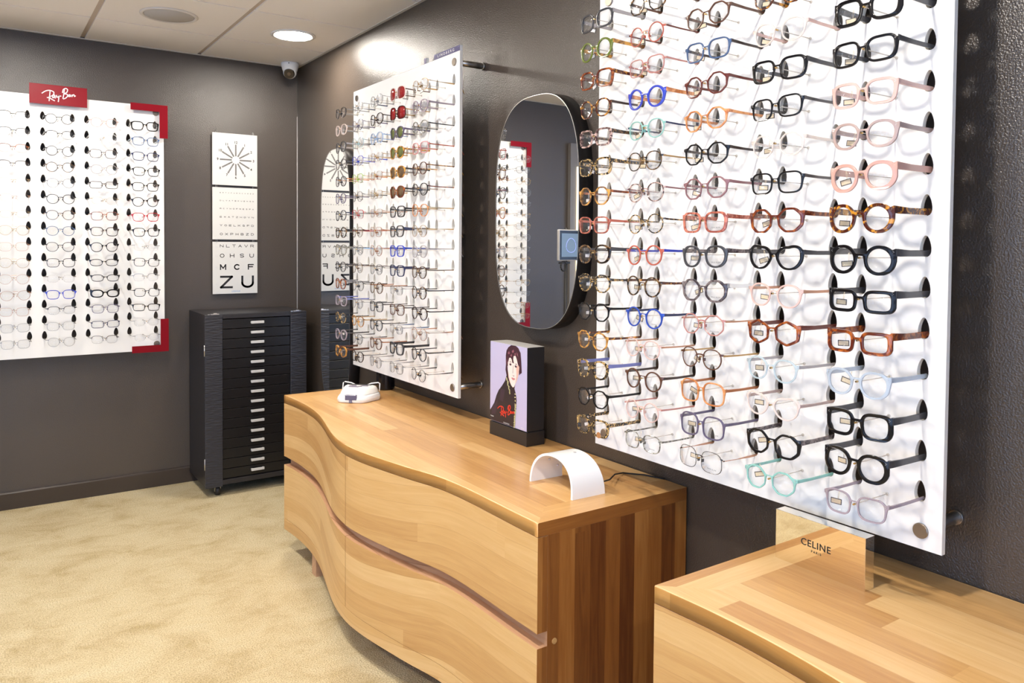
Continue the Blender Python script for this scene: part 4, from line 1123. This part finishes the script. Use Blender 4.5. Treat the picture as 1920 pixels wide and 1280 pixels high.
def dresser(y0, dx, L, label, seed):
    o = empty('wavy_dresser', (0, y0, 0)); ZT, XB = .703, -.006
    lay = None
    def uvface(bm, vs, mi, fn, sm=False):
        f = bm.faces.new(vs); f.material_index = mi; f.smooth = sm; lay = bm.loops.layers.uv.verify()
        for lp in f.loops: lp[lay].uv = fn(lp.vert.co)
        return f
    uvF = lambda c: (-c.y*1.0+seed, c.z-.75*(c.x+.55)+.012*math.sin(c.y*3.1+seed)+seed)
    uvT = lambda c: (-c.y+seed*3, c.x+seed); uvE = lambda c: (c.x*1.0+seed+9, c.y*1.0+.4); uvS = lambda c: (c.z+seed, c.x*1.0+seed)
    def slab_(nm, ya, yb, za, zb, ins, thick, mats, top_mi=0, parent=o, nseg=None, back=None):
        """curved slab following the front; outer face, top, bottom, ends"""
        bm = bmesh.new(); n_ = nseg or max(2, int(abs(yb-ya)/.022)); lst = [ya+(yb-ya)*i/n_ for i in range(n_+1)]
        rows = []
        for t in lst:
            xo = sx_(t)+dx+ins; xi = back if back is not None else xo+thick
            rows.append([bm.verts.new((xo, t, za)), bm.verts.new((xo, t, zb)), bm.verts.new((xi, t, zb)), bm.verts.new((xi, t, za))])
        for A, B in zip(rows, rows[1:]):
            uvface(bm, (A[0], A[1], B[1], B[0]), 0, uvF, True); uvface(bm, (A[1], A[2], B[2], B[1]), top_mi, uvT); uvface(bm, (A[2], A[3], B[3], B[2]), 0, uvF, True); uvface(bm, (A[3], A[0], B[0], B[3]), 0, uvT)
        uvface(bm, rows[0][::-1], 2 if len(mats) > 2 else 0, uvS); uvface(bm, rows[-1], 2 if len(mats) > 2 else 0, uvS); fix(bm)
        try:
            ob = obj(nm, bm, mats, parent)
            ob.data.set_sharp_from_angle(angle=R_(35))
        except Exception: pass
        return ob
    # top board with mitred end strips
    bm = bmesh.new(); n_ = 96; bw = .088; ts = sorted({0., -bw, -(L-bw), -L} | {-L*i/n_ for i in range(n_+1)}, reverse=True); prev = None; lay = bm.loops.layers.uv.verify()
    for t in ts:
        de = min(-t, L+t); xf = sx_(t)+dx; s_ = min(de, bw); row = [(xf, t, ZT-.035), (xf, t, ZT-.002), (xf+.002, t, ZT), (xf+max(s_, .0025), t, ZT), (XB-max(s_, .0025)*.0, t, ZT), (XB, t, ZT-.035)]
        row = [bm.verts.new(c) for c in row]
        if prev:
            mid = (ts[ts.index(t)-1]+t)/2; end = min(-mid, L+mid) < bw
            uvface(bm, (prev[0], prev[1], row[1], row[0]), 1, uvF, True); uvface(bm, (prev[1], prev[2], row[2], row[1]), 0, uvT, True)
            uvface(bm, (prev[2], prev[3], row[3], row[2]), 0, uvT); uvface(bm, (prev[3], prev[4], row[4], row[3]), 0, uvE if end else uvT)
            uvface(bm, (prev[4], prev[5], row[5], row[4]), 1, uvF); uvface(bm, (prev[5], prev[0], row[0], row[5]), 0, uvT)
        else: uvface(bm, row[::-1], 1, lambda c: (c.x+seed, c.z+seed+.3))
        prev = row
    uvface(bm, prev, 2, lambda c: (c.x*1.0+seed, c.z*1.0+seed+.06)); fix(bm); obj('top', bm, [WOODT, WOODE, WOODS], o)
    # carcass
    slab_('body', 0, -L, .1485, ZT-.0352, .031, 0, [WOODR, WOODR, WOODS], 0, back=XB)
    slab_('apron', 0, -L, .100, .1480, .0, .03, [WOODF, WOODR, WOODS])
    slab_('base_board', -.0005, -L+.0005, .101, .1480, .0305, 0, [WOODR, WOODR, WOODS], back=XB)
    mid = -L/2
    for nm, ya, yb, za, zb, sd in (('upper', 0, mid+.001, .4290, .6665, 0), ('upper', mid-.001, -L, .4290, .6665, 0), ('lower', 0, mid+.001, .1495, .3915, 0), ('lower', mid-.001, -L, .1495, .3915, 0)):
        slab_('drawer_front', ya, yb, za, zb, 0, .0305, [WOODF, WOODR, WOODS], 1)
    for t in (-.30, -L+.34):
        bm = bmesh.new(); box(bm, sx_(t)+dx+.012, t-.045, 0, -.09, t, .0995); set_uv(bm, lambda c, nn: (c.x+seed, c.z+c.y)); obj('leg', bm, WOODR, o)
    for (x, z) in ((-.472, .398), (-.46, .64)):
        if z < .5:
            bm = bmesh.new(); cyl(bm, (x+dx, -L-.0012, z), (x+dx, -L+.001, z), .0075, seg=18); set_uv(bm, lambda c, nn: (c.x, c.z)); obj('plug', bm, WOODF, o)
    tag(o, label, 'dresser', 'wavy wooden dressers'); return o
dresser(-1.317, 0, 1.916, 'long wavy-fronted wooden dresser holding the white arched lamp and portrait block', 0.)
dresser(-3.640, -.019, 1.916, 'wavy wooden dresser at the lower right carrying the mirrored metal block', 2.37)

# ------------------------------------------------------------------ things on the dressers
ZT = .703
# photo block on its black stand
o = empty('photo_block', (-.0945, -2.522, ZT), 0.); ol = Vector(o.location)
bm = bmesh.new(); box(bm, -.0375, -.1135, .0, .0375, .1135, .0475, 0, .0012); obj('stand', bm, mat('stand_black', (.020, .018, .018), .32), o)
bm = bmesh.new(); box(bm, -.030, -.1085, .0475, .0335, .1085, .051); obj('stand_step', bm, MBLACK, o)
bm = bmesh.new(); box(bm, -.0365, -.1125, .0512, .0345, .1125, .3330); obj('block', bm, MBLACK, o)
bm = bmesh.new(); prism(bm, [(-.0365, -.1125), (.0345, -.1125), (.0345, .095), (.027, .107), (-.0365, .1125)], .3330, .3338, 'xyz'); fix(bm); obj('top_card', bm, mat('card_grey', (.50, .49, .47), .5), o)
# printed front: flat print made of inked areas, local frame s to the right, t down
Wp, Hp = .225, .2818
def PM(): return frame((-.0366, .1125, .3330), (0, -1, 0), (0, 0, 1))
pr_ = bpy.data.objects.new('print', None)
def inkpoly(bm, pts, lev, mi=0):
    V = [bm.verts.new((s_*Wp, -t, lev*.00012)) for s_, t in pts]
    bmesh.ops.triangle_fill(bm, use_beauty=True, edges=[bm.edges.new((V[i], V[(i+1) % len(V)])) for i in range(len(V))])
bm = bmesh.new(); box(bm, 0, -Hp, 0, Wp, 0, .0003)
po = obj('poster', bm, mat('p_lilac', hexc('bdb8d6'), .35), o); po.matrix_local = PM()
def ink(nm, polys, col, lev):
    bm = bmesh.new()
    for q in polys: inkpoly(bm, q, lev)
    for f in bm.faces:
        if f.normal.z < 0: f.normal_flip()
    bm.normal_update(); mt = mat('p_'+nm, hexc(col), .4); x = obj('poster_ink', bm, mt, po); x.location = (0, 0, .0003); return x
ink('jacket', [[(.69,.134),(.675,.148),(.715,.165),(.735,.185),(.725,.215),(.70,.24),(.685,.2812),(0,.2812),(0,.2466),(.06,.232),(.12,.2165),(.18,.188),(.24,.168),(.33,.150),(.42,.128),(.46,.108),(.49,.092),(.52,.10),(.56,.125),(.63,.140)]], '2a2026', 1)
ink('shade', [[(.06,.236),(.16,.215),(.22,.20),(.16,.255),(.04,.262)], [(.30,.16),(.42,.16),(.36,.205),(.27,.20)]], '3a2a38', 2)
ink('hairback', [[(.435,.040),(.44,.070),(.43,.090),(.46,.108),(.50,.105),(.48,.075),(.78,.070),(.80,.098),(.83,.092),(.865,.088),(.85,.050),(.83,.022),(.77,.006),(.70,-.0),(.58,.0005),(.50,.010),(.455,.022)]], '3a1f2b', 3)
ink('face', [[(.492,.058),(.50,.095),(.515,.115),(.545,.128),(.59,.139),(.635,.145),(.67,.141),(.70,.130),(.74,.118),(.775,.102),(.795,.080),(.80,.058),(.74,.034),(.62,.028),(.53,.038)]], 'f1ded6', 4)
ink('blush', [[(.72,.070),(.79,.062),(.79,.090),(.755,.110),(.70,.128),(.73,.100)], [(.50,.092),(.53,.112),(.58,.136),(.54,.126),(.512,.113)]], 'dcb3a4', 5)
ink('fringe', [[(.455,.045),(.48,.062),(.505,.060),(.53,.046),(.57,.044),(.60,.050),(.615,.060),(.66,.062),(.64,.048),(.65,.036),(.70,.034),(.735,.046),(.765,.062),(.80,.070),(.82,.09),(.85,.06),(.83,.02),(.74,.003),(.60,.002),(.50,.014)]], '43242f', 6)
ink('curls', [[(.49,.03),(.53,.022),(.55,.03),(.52,.034)], [(.60,.02),(.65,.014),(.66,.022),(.62,.027)], [(.56,.036),(.60,.030),(.61,.037),(.58,.041)], [(.72,.02),(.76,.026),(.77,.036),(.74,.031)], [(.67,.028),(.70,.024),(.71,.03),(.68,.034)], [(.46,.055),(.475,.05),(.472,.07),(.462,.075)]], '8a5560', 7)
ink('features', [[(.535,.067),(.565,.0625),(.60,.067),(.575,.0715),(.55,.0710)], [(.68,.069),(.71,.0655),(.745,.071),(.72,.0745),(.695,.0735)], [(.53,.061),(.57,.0565),(.605,.061),(.57,.0590)], [(.68,.063),(.72,.0600),(.76,.066),(.72,.0630)],
   [(.625,.100),(.64,.103),(.655,.104),(.675,.102),(.67,.1055),(.64,.1055)], [(.64,.068),(.646,.068),(.638,.094),(.628,.098)]], '4a2f3c', 8)
ink('lips', [[(.59,.1125),(.625,.1105),(.645,.1120),(.67,.1108),(.70,.1140),(.665,.1190),(.625,.1185)]], 'c27e80', 9)
gp = []
rr = random.Random(4)
for (sa, ta, sb, tb_, n_, w_) in ((.475, .118, .56, .168, 16, .020), (.70, .165, .70, .20, 4, .008), (.715, .20, .685, .28, 26, .017)):
    for i in range(n_):
        u = i/(n_-1); cs, ct = sa+(sb-sa)*u+rr.uniform(-w_, w_)*.6, ta+(tb_-ta)*u; a0 = rr.uniform(0, 6.28)
        gp.append([(cs+(.014+.012*(k % 2))*math.cos(a0+k*1.2566/1.), ct+(.0022+.0018*(k % 2))*math.sin(a0+k*1.2566)) for k in range(5)])
ink('embroidery', gp, 'd3cf9a', 10)
bm = bmesh.new(); logo(bm, .000248, .00024, .0032, .452*Wp, -.233, .0003, .0017); fix(bm); x = obj('poster_logo', bm, mat('p_red', hexc('e0402c'), .4), po)
x = text_obj('poster_caption', 'Ray-Ban', .0062, Matrix.Translation((.052*Wp+.004, -.2655, .0017)), INKW, po, ext=.0001)
x = text_obj('poster_caption', '|||||||||||||||||||||||||||||', .0050, Matrix.Translation((.47*Wp, -.2755, .0017)), INKP, po, ext=.0001)
x = text_obj('poster_caption', 'ICONS', .0062, Matrix.Translation((.905*Wp, -.2745, .0017)), INKW, po, ext=.0001)
tag(o, 'advertising block with a dark-haired person portrait on a black stand on the dresser', 'advertising display')

# champagne mirror block
CH = mat('polished_champagne', (.93, .86, .74), .02, 1.)
o = empty('brand_block', (-.198, -3.787, ZT-.003)); bm = bmesh.new(); box(bm, -.0155, -.104, 0, .0155, .104, .1095, 0, .0006); obj('block', bm, CH, o)
text_obj('lettering', 'CELINE', .0200, frame((-.0157, .006, .0590), (0, -1, 0), (0, 0, 1)), INK, o, ext=.0002, sx=1., bold=.00018, spacing=1.12)
text_obj('small_lettering', 'PARIS', .0068, frame((-.0157, .0045, .0445), (0, -1, 0), (0, 0, 1)), INK, o, ext=.0002, sx=1.1, spacing=1.35)
tag(o, 'polished metallic block with black capitals standing on the lower right dresser', 'brand block')

# white arched lamp
o = empty('arched_lamp', (-.289, -3.046, ZT), R_(-1.5)); bm = bmesh.new(); n_ = 36; hw, hh, th_, dw = .101, .098, .0075, .056
def arc_pt(t, off):
    a = PI*t; c, s_ = math.cos(a), math.sin(a); return ((hw-off)*math.copysign(abs(c)**.92, c), (hh-off*.9)*abs(s_)**.80)
rows = []
for i in range(n_+1):
    t = i/n_; yo, zo = arc_pt(t, 0); yi, zi = arc_pt(t, th_); fl = 1-.16*math.sin(PI*t)
    rows.append([bm.verts.new(c) for c in ((-dw*fl, yo, zo), (dw*fl, yo, zo), (dw*fl, yi, zi), (-dw*fl, yi, zi))])
for A, B in zip(rows, rows[1:]):
    for k in range(4): bm.faces.new((A[k], A[(k+1) % 4], B[(k+1) % 4], B[k])).smooth = True
bm.faces.new(rows[0][::-1]); bm.faces.new(rows[-1]); fix(bm); sh = obj('shell', bm, WHITE, o, True, 50)
for (yy, zz, xx) in ((.055, .074, -.02), (.030, .083, .01), (.070, .048, .02), (.055, .074, .03)):
    bm = bmesh.new(); yy2 = yy; a_ = math.atan2(zz, yy); cyl(bm, (xx, yy*1.0, zz-.003), (xx+.001, yy*.97, zz-.008), .004, .003, 10); obj('led', bm, mat('led_grey', (.55, .55, .58), .3), o)
bm = bmesh.new(); cyl(bm, (.02, -.012, hh-.0012), (.02, -.012, hh+.0006), .0045, seg=14); obj('button', bm, mat('button_grey', (.45, .45, .47), .4), o)
tag(o, 'small white arched lamp open at both ends on the long dresser', 'lamp')
bm = bmesh.new(); tube(bm, [(-.236, -3.10, ZT+.012), (-.18, -3.105, ZT+.018), (-.12, -3.06, ZT+.012), (-.07, -3.04, ZT+.0035), (-.03, -3.09, ZT+.0032), (-.009, -3.15, ZT+.0032)], .0022, 8)
tag(obj('power_cable', bm, MBLACK, None, True), 'thin black cable running from the arched lamp to the wall', 'cable')

# white measuring device
o = empty('pupil_meter', (-.285, -1.585, ZT)); fr = Vector((-.66, -.75, 0)).normalized(); rt = Vector((fr.y*-1, fr.x, 0))
o.rotation_euler = (0, 0, math.atan2(fr.y, fr.x)+PI/2)     # local -y is the front
o.rotation_euler = (0, 0, math.atan2(-fr.x, fr.y)+PI)
WH2 = mat('warm_white_plastic', (.80, .78, .73), .35)
base = [(-.050, -.082), (.040, -.082), (.060, -.072), (.098, .010), (.088, .052), (.070, .066), (-.070, .066), (-.084, .050), (-.082, .010), (-.066, -.068)]
def loft(bm, outs, zs_, mi=0):
    rings = [[bm.verts.new((x, y, z)) for x, y in O_] for O_, z in zip(outs, zs_)]; n_ = len(outs[0])
    for A, B in zip(rings, rings[1:]):
        for i in range(n_): bm.faces.new((A[i], A[(i+1) % n_], B[(i+1) % n_], B[i])).material_index = mi
    bm.faces.new(rings[0][::-1]); bm.faces.new(rings[-1])
sc_ = lambda s_, k=1., dy=0.: [(x*s_, y*s_*k+dy) for x, y in base]
bm = bmesh.new(); loft(bm, [sc_(.96), sc_(1.), sc_(1.), sc_(.92, 1., .004)], [.0005, .004, .020, .030]); fix(bm); bmesh.ops.bevel(bm, geom=bm.edges[:], offset=.0025, segments=2, affect='EDGES'); obj('housing', bm, WHITE, o, True, 40)
bm = bmesh.new(); loft(bm, [sc_(.90, 1., .006), sc_(.84, .92, .010), sc_(.74, .80, .014)], [.0295, .047, .056]); fix(bm); bmesh.ops.bevel(bm, geom=bm.edges[:], offset=.003, segments=2, affect='EDGES'); obj('upper_housing', bm, WH2, o, True, 40)
bm = bmesh.new(); box(bm, -.028, -.0835, .012, .024, -.0735, .036, 0, .003); obj('window', bm, mat('device_window', (.10, .10, .17), .2), o)
bm = bmesh.new(); box(bm, -.009, -.0850, .002, .004, -.0805, .013); obj('catch', bm, mat('device_grey', (.16, .16, .24), .4), o)
for pts in ([(-.040, .012), (-.030, .022), (-.012, .022), (-.006, .012)], [(.010, .012), (.016, .022), (.038, .024), (.046, .012)], [(-.036, -.010), (-.020, -.002), (.020, .004), (.006, -.012), (-.030, -.014)]):
    bm = bmesh.new(); prism(bm, pts, .0550, .0588, 'xyz'); fix(bm); obj('button', bm, mat('button_lilac', (.20, .17, .23), .5), o)
bm = bmesh.new(); box(bm, -.050, .040, .0545, .050, .0475, .0590); obj('slot', bm, MBLACK, o)
for sg in (-1, 1):
    bm = bmesh.new(); tube(bm, [(sg*.020, .055, .052), (sg*.045, .058, .062), (sg*.075, .060, .066), (sg*.083, .060, .062), (sg*.084, .052, .030)], .0024, 8); obj('rest_bar', bm, WHITE, o, True)
tag(o, 'white handheld measuring device with grey window at the dresser far end', 'measuring device')
# black round pot behind the middle board
o = None
bm = bmesh.new(); lathe(bm, [(.0, .0), (.036, .0), (.042, .006), (.0425, .02), (.0425, .20), (.041, .205), (.037, .205), (.0365, .03), (.0, .028)], seg=40); fix(bm)
v_ = obj('vase', bm, BLACK, None, True, 35); v_.location = (-.075, -1.425, ZT); tag(v_, 'glossy black round pot on the dresser, half hidden behind the middle board', 'vase')

# tablet on a stand near the door (seen in the mirror)
o = empty('screen_stand', (-1.815, -.62, 0), R_(-12))
bm = bmesh.new(); lathe(bm, [(.0, .001), (.15, .001), (.15, .012), (.02, .02), (.0, .02)], seg=36); fix(bm); obj('base', bm, MBLACK, o, True, 30)
bm = bmesh.new(); cyl(bm, (0, .03, .015), (0, .03, 1.50), .012); obj('pole', bm, MBLACK, o)
bm = bmesh.new(); box(bm, -.125, -.012, 1.276, .125, .008, 1.486, 0, .006); sc2 = obj('screen_case', bm, mat('case_grey', (.42, .41, .41), .35), o)
bm = bmesh.new(); box(bm, -.118, -.0135, 1.283, .118, -.012, 1.479); obj('bezel', bm, BLACK, o)
bm = bmesh.new(); box(bm, -.100, -.0145, 1.302, .100, -.0135, 1.460); obj('display', bm, emis('screen_blue', (.13, .19, .27), .35), o)
bm = bmesh.new(); a_ = [(.052*math.cos(t)*(1-.15*math.sin(t)), -.0150, 1.380+.048*math.sin(t)) for t in [2*PI*i/24 for i in range(25)]]; tube(bm, a_, .0012, 5); obj('display_outline', bm, emis('screen_line', (.35, .40, .95), .6), o)
bm = bmesh.new(); a_ = [(.06+.030*math.cos(t), .0, 1.240+.032*math.sin(t)) for t in [2*PI*i/20 for i in range(21)]]; tube(bm, a_, .006, 8); box(bm, -.01, .0, 1.255, .09, .02, 1.268); obj('handle_ring', bm, MBLACK, o)
tag(o, 'grey-framed touch screen on a black floor stand, seen in the mirror', 'screen')
bpy.context.view_layer.update()
